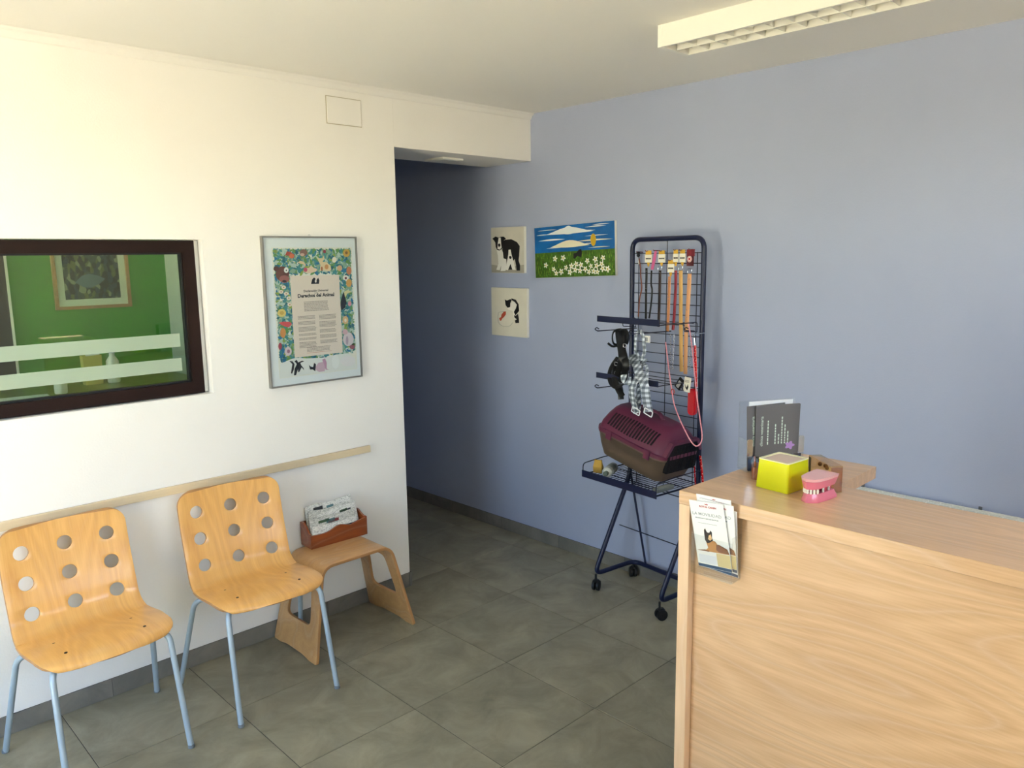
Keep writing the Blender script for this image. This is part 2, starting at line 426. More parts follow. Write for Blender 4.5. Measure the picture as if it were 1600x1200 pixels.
for k in range(3):
    xx = x0+(x1-x0-.05)*k/2; box(b, xx, xx+.05, ym-.03, ym+.03, z0+.05, z1-.05)
    if k < 2: panes.append((xx+.05, x0+(x1-x0-.05)*(k+1)/2, ym-.003, ym+.003, z0+.05, z1-.05))
window('window_%d' % wi, b, panes)  # the added window, only there to fill light from behind

# inner window: dark brown frame, glazing bead, pane and two frosted stripes
def frame_xz(b, x0, x1, z0, z1, w, y0, y1):
    box(b, x0, x1, y0, y1, z1-w, z1); box(b, x0, x1, y0, y1, z0, z0+w)
    box(b, x0, x0+w, y0, y1, z0+w, z1-w); box(b, x1-w, x1, y0, y1, z0+w, z1-w)
b = nb(); FX1 = WX1-.002; frame_xz(b, WX0+.002, FX1-.022, WZ0+.004, WZ1-.003, .05, .03, .085)
win = struct('window_1', b, M_BROWN)
IX0, IX1, IZ0, IZ1 = WX0+.052, FX1-.072, WZ0+.054, WZ1-.053
b = nb(); frame_xz(b, IX0, IX1, IZ0, IZ1, .007, .045, .07); obj('glazing_bead', b, M_BLACK, win)
b = nb(); box(b, FX1-.0215, WX1-.0003, .052, .085, WZ0+.004, WZ1-.003); obj('plaster_fillet', b, M_WHITE, win)
b = nb(); box(b, IX0+.004, IX1-.004, .056, .062, IZ0+.004, IZ1-.004); obj('pane', b, M_GLASS, win)
for za, zb in ((1.400, 1.456), (1.297, 1.352)):
    b = nb(); box(b, IX0+.007, IX1-.03, .0545, .0558, za, zb); obj('frosted_stripe', b, M_FROST, win)

# skirting: stone strips with joints
def skirting(name, fixed, a0, a1, joints, axis, sgn):
    """strip of skirting tiles along x (axis 0) or y (axis 1), proud of the wall by 9 mm"""
    b = nb()
    lo, hi = sorted((fixed, fixed+sgn*.0075))
    box(b, *((a0, a1, lo, hi) if axis == 0 else (lo, hi, a0, a1)), 0, .076)
    base = struct(name, b, M_GROUT)
    js = [a0]+[j for j in joints if a0 < j < a1]+[a1]
    lo, hi = sorted((fixed+sgn*.0074, fixed+sgn*.0095))
    for p, q in zip(js, js[1:]):
        b = nb(); p += .0012; q -= .0012
        box(b, *((p, q, lo, hi) if axis == 0 else (lo, hi, p, q)), 0.001, .078)
        obj('skirting_tile', b, M_SKIRT, base)
skirting('baseboard_left', 0, XW, 0.009, [-1.515+P*k for k in range(-6, 4)], 0, -1)
skirting('baseboard_right', W, YB, YE, [-.712+P*k for k in range(-9, 9)], 1, -1)
skirting('baseboard_passage', 0, .001, YE, [.3+P*k for k in range(7)], 1, 1)
# cove under the ceiling on the white wall
b = nb(); secs = []
prof = [(0, H), (0, H-.036)]+[(-.03+.03*math.cos(a), H-.03+.03*math.sin(a)-.004) for a in [PI/2*k/6 for k in range(0)]]
prof = [(-.0, H), (-.0, H-.034), (-.006, H-.03), (-.011, H-.022), (-.017, H-.012), (-.027, H-.006), (-.034, H)]
loft(b, [[(xx, p[0]-.0005, p[1]-.0005) for p in prof] for xx in (XW, W-.002)])
struct('trim_1', b, M_CEIL)
# wooden chair rail
b = rbox(XW+.02, -.226, -.017, -.0005, .790, .824, .002)
struct('trim_2', b, M_RAIL)

# ================================================================== FIXED ON WALLS AND CEILING
a0, a1 = hit(509, 150, 1, 0), hit(564, 199, 1, 0)
ap = rbox(a0.x, a1.x, -.006, -.0005, a1.z+.002, a0.z, .0015)
ac = thing('access_cover', 'flush white junction box cover high on the white wall', 'wall cover')
obj('plate', ap, M_WHITE, ac)
obj('painted_shadow_line', rbox(a0.x-.0035, a1.x+.0035, -.0025, -.0003, a1.z-.0015, a0.z+.0035, .0005), mat('shadow_line_grey', (186, 178, 158), .8), ac)  # larger grey plate behind the cover, its colour painted as a shadow line

# fluorescent batten
b0 = hit(1026, 42, 2, H); X0 = .062
lt = thing('ceiling_light', 'white louvred fluorescent batten under the ceiling', 'ceiling light', (X0, -1.53, H), 0)
LL, LW, LH = 1.24, .185, .076
b = nb()
box(b, 0, .012, -LL, 0, -LH, -.0005); box(b, LW-.012, LW, -LL, 0, -LH, -.0005)
box(b, .012, LW-.012, -LL, 0, -.03, -.0005)
obj('housing', b, M_PLASTIC, lt)
for yy in (-.0, -LL):
    b = rbox(-.0015, LW+.0015, yy-.018 if yy == 0 else yy, yy if yy == 0 else yy+.018, -LH-.001, -.0008, .002); obj('end_cap', b, M_PLASTIC, lt)
nl = 15
for k in range(1, nl+1):
    yy = -.03-(LL-.06)*k/(nl+1)
    b = nb(); box(b, .013, LW-.013, yy-.0012, yy+.0012, -LH+.004, -LH+.034); obj('louvre', b, M_PLASTIC, lt)
b = nb(); box(b, LW/2-.002, LW/2+.002, -LL+.02, -.02, -LH+.002, -LH+.036); obj('divider', b, M_PLASTIC, lt)
for sx in (.05, LW-.05):
    b = nb(); tube(b, [(sx, -.05, -.042), (sx, -LL+.05, -.042)], .008, 10); obj('tube', b, mat('lamp_glass', (250, 250, 245), .3), lt, True)
for sx in (.05, LW-.05):
    b = nb(); box(b, sx-.012, sx+.012, -.05, -.02, -.06, -.03); obj('lamp_holder', b, mat('lamp_socket', (110, 105, 98), .5), lt)

sl = thing('ceiling_lamp', 'small flat square white lamp under the passage beam', 'ceiling light', (.50, .2, ZH), 0)
b = rbox(-.075, .075, -.06, .1, -.012, -.0005, .003); obj('frame', b, M_PLASTIC, sl)
b = rbox(-.062, .062, -.047, .087, -.0145, -.0118, .001); obj('diffuser', b, mat('diffuser', (226, 226, 220), .4), sl)

# radiator on the blue wall behind the counter
rd = thing('radiator', 'white panel radiator with a top grille on the blue wall', 'radiator', (W, -1.75, 0))
RZ, RL = .757, .87
b = rbox(-.095, -.080, -RL, 0, .16, RZ-.012, .004); obj('front_panel', b, M_PLASTIC, rd)
b = rbox(-.040, -.028, -RL, 0, .16, RZ-.012, .004); obj('rear_panel', b, M_PLASTIC, rd)
b = nb()
for k in range(int(RL/.03)):
    box(b, -.0795, -.0405, -.012-k*.03, -.008-k*.03, .17, RZ-.02)
obj('convector_fins', b, M_PLASTIC, rd)
for xx in (-.095, -.062, -.034):
    b = nb(); box(b, xx, xx+.009, -RL, 0, RZ-.0115, RZ); obj('grille_bar', b, M_PLASTIC, rd)
for k in range(int(RL/.045)):
    b = nb(); yy = -.02-k*.045; box(b, -.0855, -.0345, yy-.004, yy, RZ-.010, RZ-.001); obj('grille_slat', b, M_PLASTIC, rd)
for yy in (-.25, -.70):
    b = nb(); box(b, -.0275, -.0003, yy-.02, yy+.02, .3, RZ-.05); box(b, -.0275, -.0205, yy-.006, yy+.006, RZ-.051, RZ+.012)
    obj('wall_bracket', b, mat('bracket_grey', (80, 84, 88), .5), rd)
for yy in (-.06, -RL+.06):
    b = nb(); tube(b, [(-.034, yy, .165), (-.034, yy, .0005)], .008, 8); obj('supply_pipe', b, M_PLASTIC, rd, True)

# ================================================================== CHAIRS
def annulus(bm, mp, s0, s1, t0, t1, hole, n, rings=3, nt=None):
    """grid cell [s0,s1]x[t0,t1] with a hole; hole(angle index point) gives the matching rim point"""
    nt = nt or n; bd = []
    for k in range(nt): bd.append((s0, t0+(t1-t0)*k/nt))
    for k in range(n): bd.append((s0+(s1-s0)*k/n, t1))
    for k in range(nt): bd.append((s1, t1-(t1-t0)*k/nt))
    for k in range(n): bd.append((s1-(s1-s0)*k/n, t0))
    R = []
    for q in range(rings+1):
        f = (q/rings)**.8; R.append([bm.verts.new(mp(*(Vector(p)*(1-f)+Vector(hole(*p))*f))) for p in bd])
    K = len(bd)
    for A, B in zip(R, R[1:]):
        for j in range(K): bm.faces.new((A[j], A[(j+1) % K], B[(j+1) % K], B[j]))
def patch(bm, mp, ss, ts):
    V = [[bm.verts.new(mp(s, t)) for t in ts] for s in ss]
    for i in range(len(ss)-1):
        for j in range(len(ts)-1): bm.faces.new((V[i][j], V[i][j+1], V[i+1][j+1], V[i+1][j]))
def sheet(name, bm, parent, material, edge, thick, uvf=None, offset=0):
    bmesh.ops.remove_doubles(bm, verts=bm.verts[:], dist=2e-5)
    o = obj(name, bm, material, parent, smooth=True)
    o.data.materials.append(edge)
    md = o.modifiers.new('thickness', 'SOLIDIFY'); md.thickness = thick; md.offset = offset; md.material_offset_rim = 1
    bv = o.modifiers.new('edge', 'BEVEL'); bv.width = .0015; bv.segments = 2; bv.limit_method = 'ANGLE'; bv.angle_limit = math.radians(50)
    return o

M_SHELL = wood('birch_shell', (236, 184, 108), (204, 138, 64), 'Z', .28, .5, 10, 220, .6, 8, True, .12, 40, 1.5)
PR = spline([(-.555, .424), (-.535, .440), (-.47, .447), (-.38, .442), (-.30, .432), (-.235, .428), (-.19, .44), (-.16, .475), (-.143, .53), (-.122, .60), (-.10, .69), (-.079, .808)], 10)
ARC = [0]
for p, q in zip(PR, PR[1:]): ARC.append(ARC[-1]+(q-p).length)
SM = ARC[-1]
def prof_at(s):
    s = max(0, min(SM, s))
    for i in range(len(ARC)-1):
        if s <= ARC[i+1]:
            t = (s-ARC[i])/(ARC[i+1]-ARC[i]+1e-9); p = PR[i]*(1-t)+PR[i+1]*t; return p.x, p.y
    return PR[-1].x, PR[-1].y
def half_width(s):
    d = SM-s
    w = .220+.011*max(0, 1-abs(s-.22)/.2)
    if s < .1: w = .2254-.02*((.1-s)/.1)**1.4
    if s < .045: w -= .045-math.sqrt(max(0, .045**2-(.045-s)**2))
    if d < .06: w -= .06-math.sqrt(max(0, .06**2-(.06-d)**2))
    return w
def shell_map(s, a):
    y, z = prof_at(s); x = a*half_width(s)
    if s < .16: y += .03*a*a*(1-s/.16)                 # bowed front edge
    if s > .34: y -= .016*a*a                         # slightly cupped back
    return Vector((x, y+.33, z))
def make_chair(label):
    root = thing('visitor_chair', label, 'chair', group='birch chairs along the white wall')
    bm = nb(); rb = SM-.372; ch = .112
    cols = [-1+2*k/24 for k in range(25)]
    patch(bm, shell_map, [0, .002, .005, .01, .017, .026, .036, .045]+[.045+(rb-.045)*k/22 for k in range(1, 23)], cols)
    top0 = rb+3*ch
    for r_ in range(3):
        for c_ in range(3):
            s0 = rb+r_*ch; t0 = -1+c_*2/3; sc, tc = s0+ch/2, t0+1/3
            def hole(s, t, sc=sc, tc=tc):
                hw = .22; dx, dy = (t-tc)*hw, s-sc; d = math.hypot(dx, dy)
                return (sc+.0262*dy/d, tc+.0262*dx/d/hw)
            annulus(bm, shell_map, s0, s0+ch, t0, t0+2/3, hole, 8)
    d0 = SM-top0
    patch(bm, shell_map, [top0+d0*k/3 for k in range(3)]+[SM-x_ for x_ in (.018, .012, .007, .003, .001, 0)] if False else
          sorted(set([top0]+[SM-x_ for x_ in (.03, .022, .015, .009, .004, .001, 0) if SM-x_ > top0])), cols)
    sheet('shell', bm, root, M_SHELL, M_PLYEDGE, .011)
    for sx in (-1, 1):
        for fr in (0, 1):
            if fr: path = [(sx*.05, -.10, .421), (sx*.15, -.125, .421), (sx*.192, -.185, .421), (sx*.203, -.27, .0)]
            else: path = [(sx*.05, .02, .408), (sx*.15, .02, .408), (sx*.228, .075, .405), (sx*.272, .205, .0)]
            b = nb(); tube(b, fillet(path, .06, 8), .0105, 12); leg = obj('leg', b, M_STEEL, root, True)
            p = path[-1]; b = nb(); lathe(b, [(.0115, 0), (.0122, .002), (.0118, .012)], 12, (p[0], p[1], 0)); obj('foot_cap', b, mat('foot_plastic', (120, 128, 134), .5), leg, True)
    for sx in (-.09, .09):
        b = nb(); tube(b, [(sx, -.11, .421), (sx, .02, .408)], .009, 8); obj('under_bar', b, M_STEEL, root, True)
    for sx, yy, zz in ((-.13, -.13, .4535), (.13, -.13, .4535), (-.13, .0, .4405), (.13, .0, .4405)):
        b = nb(); lathe(b, [(.0055, -.006), (.0055, .0006), (.003, .0012)], 10, (sx, yy, zz)); obj('screw', b, mat('dark_screw', (60, 50, 40), .4, .6), root, True)
    return root
c1 = make_chair('birch shell chair between the plywood stool and the other birch chair'); c1.location = (-1.022, -.33, 0); c1.rotation_euler.z = math.radians(-3.5)
c2 = copy_tree(c1); c2['label'] = 'birch shell chair below the dark framed window, farther from the plywood stool'
c2.location = (-1.64, -.315, 0); c2.rotation_euler.z = math.radians(2)

# ================================================================== STOOL
st = thing('side_stool', 'bent plywood stool with cut-out sides beside the birch chair', 'stool', (-.53, 0, 0))
SP = fillet([(-.270, 0, 0), (-.182, 0, .405), (.182, 0, .405), (.262, 0, 0)], .055, 8)
SA = [0]
for p, q in zip(SP, SP[1:]): SA.append(SA[-1]+(q-p).length)
SL = SA[-1]
def stool_map(s, t):
    s = max(0, min(SL, s))
    for i in range(len(SA)-1):
        if s <= SA[i+1]+1e-9:
            f = (s-SA[i])/(SA[i+1]-SA[i]+1e-9); p = SP[i]*(1-f)+SP[i+1]*f; break
    g = 1-p.z/.405
    yb, yf = -.045+.030*g, -.335-.06*g
    z = p.z
    if z < .02 and .2 < t < .8: z += .010*min(1, (min(t, 1-t)-.2)/.08)*(1-z/.02)
    y = yb+(yf-yb)*t
    if z < .03: y += (.012-math.sqrt(max(0, .012**2-max(0, .012-z)**2)))*(1 if t > .5 else -1)*(abs(t-.5)*2)**6
    return Vector((p.x, y, z))
bm = nb(); n = 12; ts = [k/n for k in range(n+1)]
def stool_hole(sa, sb, wide_low):
    sc, tc = (sa+sb)/2, .5; hs = (sb-sa)/2*.92
    def h(s, t):
        ang = math.atan2((t-tc)/.5, (s-sc)/((sb-sa)/2)); c, q = math.cos(ang), math.sin(ang)
        e = (abs(c)**7+abs(q)**7)**(-1/7)
        ds = e*c*hs; low = -ds/hs*wide_low
        return (sc+ds, tc+e*q*(.275+.035*low))
    return h
sa, sb = .135, .36
patch(bm, stool_map, [0, .004, .009, .015, .03, .08, sa], ts)
annulus(bm, stool_map, sa, sb, 0, 1, stool_hole(sa, sb, 1), 12, 4, n)
mid = [sb]+[sb+(SL-2*sb)*k/40 for k in range(1, 41)]
patch(bm, stool_map, mid, ts)
annulus(bm, stool_map, SL-sb, SL-sa, 0, 1, stool_hole(SL-sb, SL-sa, -1), 12, 4, n)
patch(bm, stool_map, [SL-sa, SL-.08, SL-.03, SL-.015, SL-.009, SL-.004, SL], ts)
sheet('bent_shell', bm, st, M_PLYX, M_PLYEDGE, .014)

# ================================================================== LETTER BOX WITH NEWSPAPERS
BX = Vector((-.487, -.068, .4125)); brz = math.radians(-2)
wb = thing('newspaper_box', 'red-brown wooden box with a wavy front edge standing on the stool', 'box', BX, brz)
b = nb(); box(b, -.152, .152, -.05, .05, 0, .008); obj('base', b, M_CHERRY, wb)
fr = [(-.152, .008), (.152, .008), (.152, .092)]
for k in range(25):
    t = 1-k/24; xx = -.152+.304*t
    zz = .066+.018*math.exp(-((t-.5)/.14)**2)+.022*max(0, (t-.72)/.28)**.6-.006*math.sin(t*PI*2)*(1-t)
    fr.append((xx, zz))
def xzplate(poly, y0, y1):
    b = nb(); prism(b, poly, y0, y1); bmesh.ops.transform(b, matrix=Matrix(((1, 0, 0, 0), (0, 0, 1, 0), (0, 1, 0, 0), (0, 0, 0, 1))), verts=b.verts[:]); return b
obj('front_board', xzplate(fr, -.05, -.041), M_CHERRY, wb)
obj('back_board', xzplate([(-.152, .008), (.152, .008), (.152, .112), (-.152, .112)], .041, .05), M_CHERRY, wb)
for sx in (-1, 1):
    b = nb(); prism(b, [(-.041, .008), (.041, .008), (.041, .114), (.02, .114), (-.005, .10), (-.03, .070 if sx < 0 else .092), (-.041, .070 if sx < 0 else .092)], sx*.143, sx*.152)
    bmesh.ops.transform(b, matrix=Matrix(((0, 0, 1, 0), (1, 0, 0, 0), (0, 1, 0, 0), (0, 0, 0, 1))), verts=b.verts[:])
    obj('side_board', b, M_CHERRY, wb)
M_NEWS = [speckle('newsprint_%s' % nm, cols, sc, .8, st_) for nm, cols, sc, st_ in (
    ('plain', [(238, 238, 232), (222, 222, 216), (242, 242, 236), (186, 186, 182)], 190, (1, 1, 2.2)),
    ('dense', [(224, 224, 216), (190, 192, 184), (232, 232, 224), (160, 162, 156)], 230, (.6, 1, 2.6)))]
M_PICS = [mat('newsprint_teal', (96, 130, 132), .8), mat('newsprint_dark', (52, 54, 58), .8), mat('newsprint_green', (70, 92, 66), .8), mat('newsprint_red', (140, 70, 66), .8)]
rn = random.Random(3)
news = [  # (centre x, y, fan deg, length, height, label)
    (.000, .022, -3, .245, .172, 'folded newspaper at the back of the wooden box, with teal pictures'),
    (.004, .009, -1, .25, .152, 'folded newspaper in the wooden box with a dark picture on its top edge'),
    (.032, -.004, -7, .212, .134, 'thick folded newspaper fanned out past the right end of the wooden box'),
    (-.010, -.017, -2, .245, .120, 'grey printed newspaper leaning in the middle of the wooden box'),
    (-.015, -.031, 0, .24, .088, 'white printed newspaper just behind the wavy front of the wooden box')]
for i, (nx, ny, tz, ln, ht, lab) in enumerate(news):
    p = BX+Vector((nx, ny, .0088+ln/2*math.sin(math.radians(abs(tz)))))
    nw = thing('newspaper', lab, 'newspaper', p, 0, 'newspapers in the wooden box')
    nw.rotation_euler = (math.radians(-4), math.radians(tz), math.radians(-2))
    for lay in range(3):
        secs = []
        for k in range(9):
            xx = -ln/2+ln*k/8; wv = .0016*math.sin(k*1.3+i+lay); yy = (lay-1)*.0026
            zt = ht-.005*lay*(1 if i % 2 else .5)+.004*math.sin(k*.9+i*2)
            secs.append([(xx, yy+wv-.0011, .003), (xx, yy+wv+.0011, .003), (xx, yy+wv*1.6+.0011, zt), (xx, yy+wv*1.6-.0011, zt)])
        b = nb(); loft(b, secs); obj('page', b, M_NEWS[(i+lay) % 2], nw)
    for k in range(3):
        w_ = rn.uniform(.03, .06); xx = rn.uniform(-ln/2+.03, ln/2-.07); zt = ht-rn.uniform(.012, .03)
        b = nb(); box(b, xx, xx+w_, -.0062, -.0054, zt-rn.uniform(.01, .022), zt); obj('printed_picture', b, M_PICS[(i*2+k) % 4], nw)

# ================================================================== FLAT ART HELPERS
def canvas(name, label, cat, mtx, w, h, depth, face, edge, group=None):
    """stretched canvas: local x right, y up, z out of the wall; the painted front is at z = depth"""
    t = thing(name, label, cat, mtx=mtx, group=group)
    bm = rbox(-w/2, w/2, -h/2, h/2, .0006, depth-.0006, .0015); obj('stretched_canvas', bm, edge, t)
    bm = nb(); box(bm, -w/2+.0008, w/2-.0008, -h/2+.0008, h/2-.0008, depth-.0006, depth); obj('painted_ground', bm, face, t)
    return t
def shape(name, polys, material, parent, z, th=.0004):
    bm = nb()
    for p in polys: prism(bm, p, z, z+th)
    o = obj(name, bm, material, parent)
    if len(polys) > 1: o['kind'] = 'stuff'
    return o
def traced(mtx, depth, pts, cv): return [on_plane(mtx, *cv(*p), depth) for p in pts]
c5 = lambda x, y: (750+x/5.713, 330+y/5.713)
M_EDGE = mat('raw_canvas', (232, 228, 216), .8)
CD = .02
XP = W-CD
def bluepic(corners):
    """centre, size and tilt of a rectangle on the blue wall from its four corners (tl, tr, br, bl)"""
    q = [hit(px, py, 0, XP) for px, py in corners]
    c = (q[0]+q[1]+q[2]+q[3])/4; u = (q[1]-q[0]+q[2]-q[3]).normalized(); v = Vector((-1, 0, 0)).cross(u)
    w = ((q[1]-q[0]).length+(q[2]-q[3]).length)/2; h = ((q[0]-q[3]).length+(q[1]-q[2]).length)/2
    c.x = W-.0003
    return wallplane(c, u, v, (-1, 0, 0)), w, h
M_DK = mat('painted_black', (30, 28, 28), .6); M_LT = mat('painted_white', (236, 234, 226), .6); M_MG = mat('painted_grey', (120, 116, 110), .6)
# dog drawing
mt, w, h = bluepic([(767, 356), (819, 353.5), (819, 427), (768, 426)])
pic = canvas('animal_picture', 'unframed picture of a black and white dog with a puppy on the blue wall', 'picture', mt, w, h, CD, mat('dog_ground', (205, 201, 188), .7, noise=.05, nscale=14), M_EDGE)
def tr(l): return traced(mt, CD, l, c5)
shape('floor_wash', [[(-w/2+.002, -h/2+.002), (w/2-.002, -h/2+.002), (w/2-.002, -h/2+.05), (0, -h/2+.035), (-w/2+.002, -h/2+.05)]], mat('wash', (168, 163, 150), .7), pic, CD)
shape('white_coat', [tr([(150, 345), (205, 350), (232, 400), (235, 500), (228, 532), (185, 535), (192, 480), (175, 528), (146, 522), (165, 470), (160, 400)])], M_LT, pic, CD+.0004)
shape('body', [tr([(205, 270), (225, 255), (280, 250), (330, 275), (355, 310), (350, 400), (345, 440), (358, 480), (358, 530), (330, 530), (322, 480), (310, 420), (290, 350), (265, 335), (240, 370), (215, 400), (200, 350)])], M_DK, pic, CD+.0006)
shape('head', [tr([(112, 245), (140, 226), (165, 236), (190, 228), (215, 228), (234, 247), (215, 258), (208, 300), (200, 332), (175, 352), (155, 346), (142, 320), (138, 280), (128, 264)])], M_DK, pic, CD+.001)
shape('blaze', [tr([(168, 238), (186, 235), (190, 290), (195, 325), (178, 344), (158, 335), (160, 290)])], M_LT, pic, CD+.0014)
shape('nose', [tr([(163, 292), (182, 288), (185, 310), (173, 320), (164, 310)])], M_DK, pic, CD+.0018)
shape('puppy', [tr([(206, 352), (240, 345), (265, 335), (300, 350), (318, 380), (314, 425), (298, 445), (300, 520), (245, 522), (238, 430), (213, 420)])], M_DK, pic, CD+.0022)
shape('puppy_chest', [tr([(258, 345), (276, 342), (285, 390), (300, 440), (322, 525), (292, 522), (275, 470), (252, 527), (232, 522), (248, 430), (255, 390)])], M_LT, pic, CD+.0026)
shape('puppy_nose', [tr([(263, 402), (282, 400), (286, 418), (274, 428), (264, 418)])], M_DK, pic, CD+.003)
# cat drawing
mt, w, h = bluepic([(768, 449), (824, 451), (823, 528), (768, 523)])
pic = canvas('animal_picture', 'unframed pale picture of a cat reaching for a red goldfish on the blue wall', 'picture', mt, w, h, CD, mat('cat_ground', (222, 217, 200), .7, noise=.03, nscale=14), M_EDGE)
shape('cat_coat', [tr([(240, 860), (265, 825), (300, 805), (335, 830), (335, 900), (320, 960), (305, 960), (290, 890), (255, 880)])], mat('cat_white', (238, 234, 222), .7), pic, CD)
shape('head_patch', [tr([(222, 788), (242, 798), (270, 785), (285, 790), (272, 820), (270, 855), (248, 862), (230, 840)])], M_DK, pic, CD+.0006)
shape('back_patch', [tr([(280, 778), (320, 790), (345, 830), (350, 890), (338, 905), (318, 930), (303, 900), (322, 865), (330, 835), (310, 810), (285, 795)])], M_DK, pic, CD+.0006)
shape('haunch_patch', [tr([(305, 925), (318, 935), (340, 915), (348, 960), (350, 998), (318, 1000), (312, 975), (330, 965), (308, 950)])], M_DK, pic, CD+.0006)
shape('goldfish', [tr([(172, 955), (190, 945), (192, 925), (212, 898), (232, 893), (232, 920), (215, 945), (197, 960), (192, 975), (180, 978)])], mat('goldfish_red', (206, 92, 66), .6), pic, CD+.0006)
bowl = [(165, 905), (160, 950), (168, 995), (195, 1022), (235, 1030), (270, 1020), (292, 995)]
for nm, pts in (('bowl_outline', bowl), ('bowl_rim', [(165, 905), (200, 895), (235, 898)])):
    p2 = traced(mt, CD, pts, c5); bm = nb()
    tube(bm, spline([(q[0], q[1], CD+.0003) for q in p2], 5), .0009, 5); obj(nm, bm, mat('pencil', (150, 156, 146), .7), pic)
# landscape with daisies
mt, w, h = bluepic([(834, 357), (959, 343.5), (963, 431), (838, 434)])
M_SKYP = mat('painted_sky', (24, 100, 168), .45, noise=.25, nscale=9, bump=.3, bscale=70)
pic = canvas('landscape_painting', 'bright painting of a daisy meadow under a blue sky on the blue wall', 'painting', mt, w, h, CD, M_SKYP, M_EDGE)
rn = random.Random(11)
hy = on_plane(mt, *c5(800, 358), CD)[1]
b = nb(); box(b, -w/2+.0008, w/2-.0008, -h/2+.0008, hy, CD, CD+.0006); obj('meadow', b, mat('painted_grass', (66, 104, 26), .6, noise=.35, nscale=40), pic)
GC = [mat('grass_%s' % n_, c_, .6) for n_, c_ in (('bright', (96, 160, 40)), ('deep', (34, 74, 22)), ('lime', (140, 180, 60)), ('olive', (92, 90, 30)))]
for k in range(4):
    polys = []
    for q in range(150):
        xx = rn.uniform(-w/2+.004, w/2-.004); y0_ = rn.uniform(-h/2+.003, hy-.02); hh = rn.uniform(.012, .03); dx = rn.uniform(-.004, .004); y1_ = min(y0_+hh, hy+.006)
        polys.append([(xx-.0012, y0_), (xx+.0012, y0_), (xx+dx, y1_)])
    shape('grass_strokes', polys, GC[k], pic, CD+.0007+.0002*k, .0003)
def lens(cx, cy, L, t, k=8, bulge=0):
    up = [(cx-L/2+L*i/k, cy+t*math.sin(PI*i/k)*(1+bulge*math.sin(PI*i/k))) for i in range(k+1)]
    return up+[(cx-L/2+L*i/k, cy-t*.35*math.sin(PI*i/k)) for i in range(k-1, 0, -1)]
M_CL = mat('painted_cloud', (226, 230, 228), .6); M_CL2 = mat('painted_cloud_cream', (232, 226, 196), .6)
sc = w/ (1190-485)
def pt(x_, y_): return on_plane(mt, *c5(x_, y_), CD)
ncl = 0
for (x_, y_, L, t, mm, bl) in ((790, 195, 440, 14, M_CL, 1.8), (790, 190, 150, 34, M_CL, .3), (800, 312, 350, 22, M_CL2, .8), (640, 260, 250, 8, M_CL, 0), (1020, 258, 310, 7, M_CL2, 0), (930, 175, 200, 5, M_CL, 0), (1030, 135, 180, 5, M_CL, 0),
                               (600, 172, 180, 4, M_CL, 0), (560, 215, 120, 4, M_CL, 0), (1080, 115, 150, 4, M_CL, 0), (1040, 215, 200, 4, M_CL, 0), (1060, 320, 190, 4, M_CL2, 0), (960, 290, 140, 4, M_CL, 0), (660, 330, 140, 3, M_CL, 0)):
    cx, cy = pt(x_, y_); zc_ = CD+.0001+.00012*ncl; ncl += 1; shape('cloud', [lens(cx, cy, L*sc, t*sc, 12, bl)], mm, pic, zc_, .0004)
cx, cy = pt(1013, 255); shape('painted_sun', [circle(cx, cy, 23*sc, 18, 40*sc)], mat('sun_ochre', (206, 168, 42), .5), pic, CD+.002)
shape('black_dog', [traced(mt, CD, [(836, 378), (865, 370), (882, 345), (905, 336), (912, 372), (905, 412), (890, 406), (872, 398), (848, 425), (836, 420)], c5)], M_DK, pic, CD+.0018)
for x_, y_ in ((590, 483), (672, 425), (745, 418), (660, 518), (683, 553), (727, 540), (770, 505), (818, 490), (860, 473), (902, 480), (805, 543), (853, 522), (895, 530), (942, 517), (960, 443), (992, 490), (1032, 430), (1043, 487), (1088, 472), (1100, 417), (975, 541), (1017, 535), (1050, 540), (1097, 512), (1142, 516)):
    cx, cy = pt(x_, y_); r = 21*sc*rn.uniform(.85, 1.1); a0 = rn.uniform(0, 1); pl = []
    for k in range(20): 
        a = a0+2*PI*k/20; rr = r*(1 if k % 4 in (1, 2) else .55 if k % 4 in (0, 3) else 1); pl.append((cx+rr*math.cos(a), cy+rr*math.sin(a)))
    o = shape('daisy', [pl], mat('daisy_white', (238, 238, 224), .6), pic, CD+.0015, .0012)
    shape('daisy_eye', [circle(cx, cy, r*.26, 8)], mat('daisy_yellow', (206, 186, 60), .6), o, CD+.0027)

# ================================================================== FRAMED POSTER ON THE WHITE WALL
tl, br = hit(405, 368, 1, -.02), hit(567, 589, 1, -.02)
q = [hit(px, py, 1, -.022) for px, py in ((409, 369), (557, 369.5), (567, 589), (424, 607))]
cx_, cz_ = sum(p.x for p in q)/4, sum(p.z for p in q)/4
pw = ((q[1].x-q[0].x)+(q[2].x-q[3].x))/2; ph = ((q[0].z-q[3].z)+(q[1].z-q[2].z))/2
MP = wallplane((cx_, -.0004, cz_), (1, 0, 0), (0, 0, 1), (0, -1, 0))
po = thing('framed_poster', 'framed animal rights poster with a leafy animal border on the white wall', 'poster', mtx=MP)
M_ALU = mat('poster_aluminium', (150, 148, 142), .35, .7)
fw = .007
for nm, r_ in (('top', (-pw/2, pw/2, ph/2-fw, ph/2)), ('bottom', (-pw/2, pw/2, -ph/2, -ph/2+fw)), ('a', (-pw/2, -pw/2+fw, -ph/2+fw, ph/2-fw)), ('b', (pw/2-fw, pw/2, -ph/2+fw, ph/2-fw))):
    b = nb(); box(b, r_[0], r_[1], r_[2], r_[3], .0005, .022); obj('frame_bar', b, M_ALU, po)
b = nb(); box(b, -pw/2+fw, pw/2-fw, -ph/2+fw, ph/2-fw, .003, .015); obj('mount_board', b, mat('mount_white', (236, 240, 242), .8), po)
ZP = .015
c44 = lambda x, y: (410+x/10, 380+y/10); c45 = lambda x, y: (410+x/10, 490+y/10)
def tp(l, cv): return [on_plane(MP, *cv(*p), ZP) for p in l]
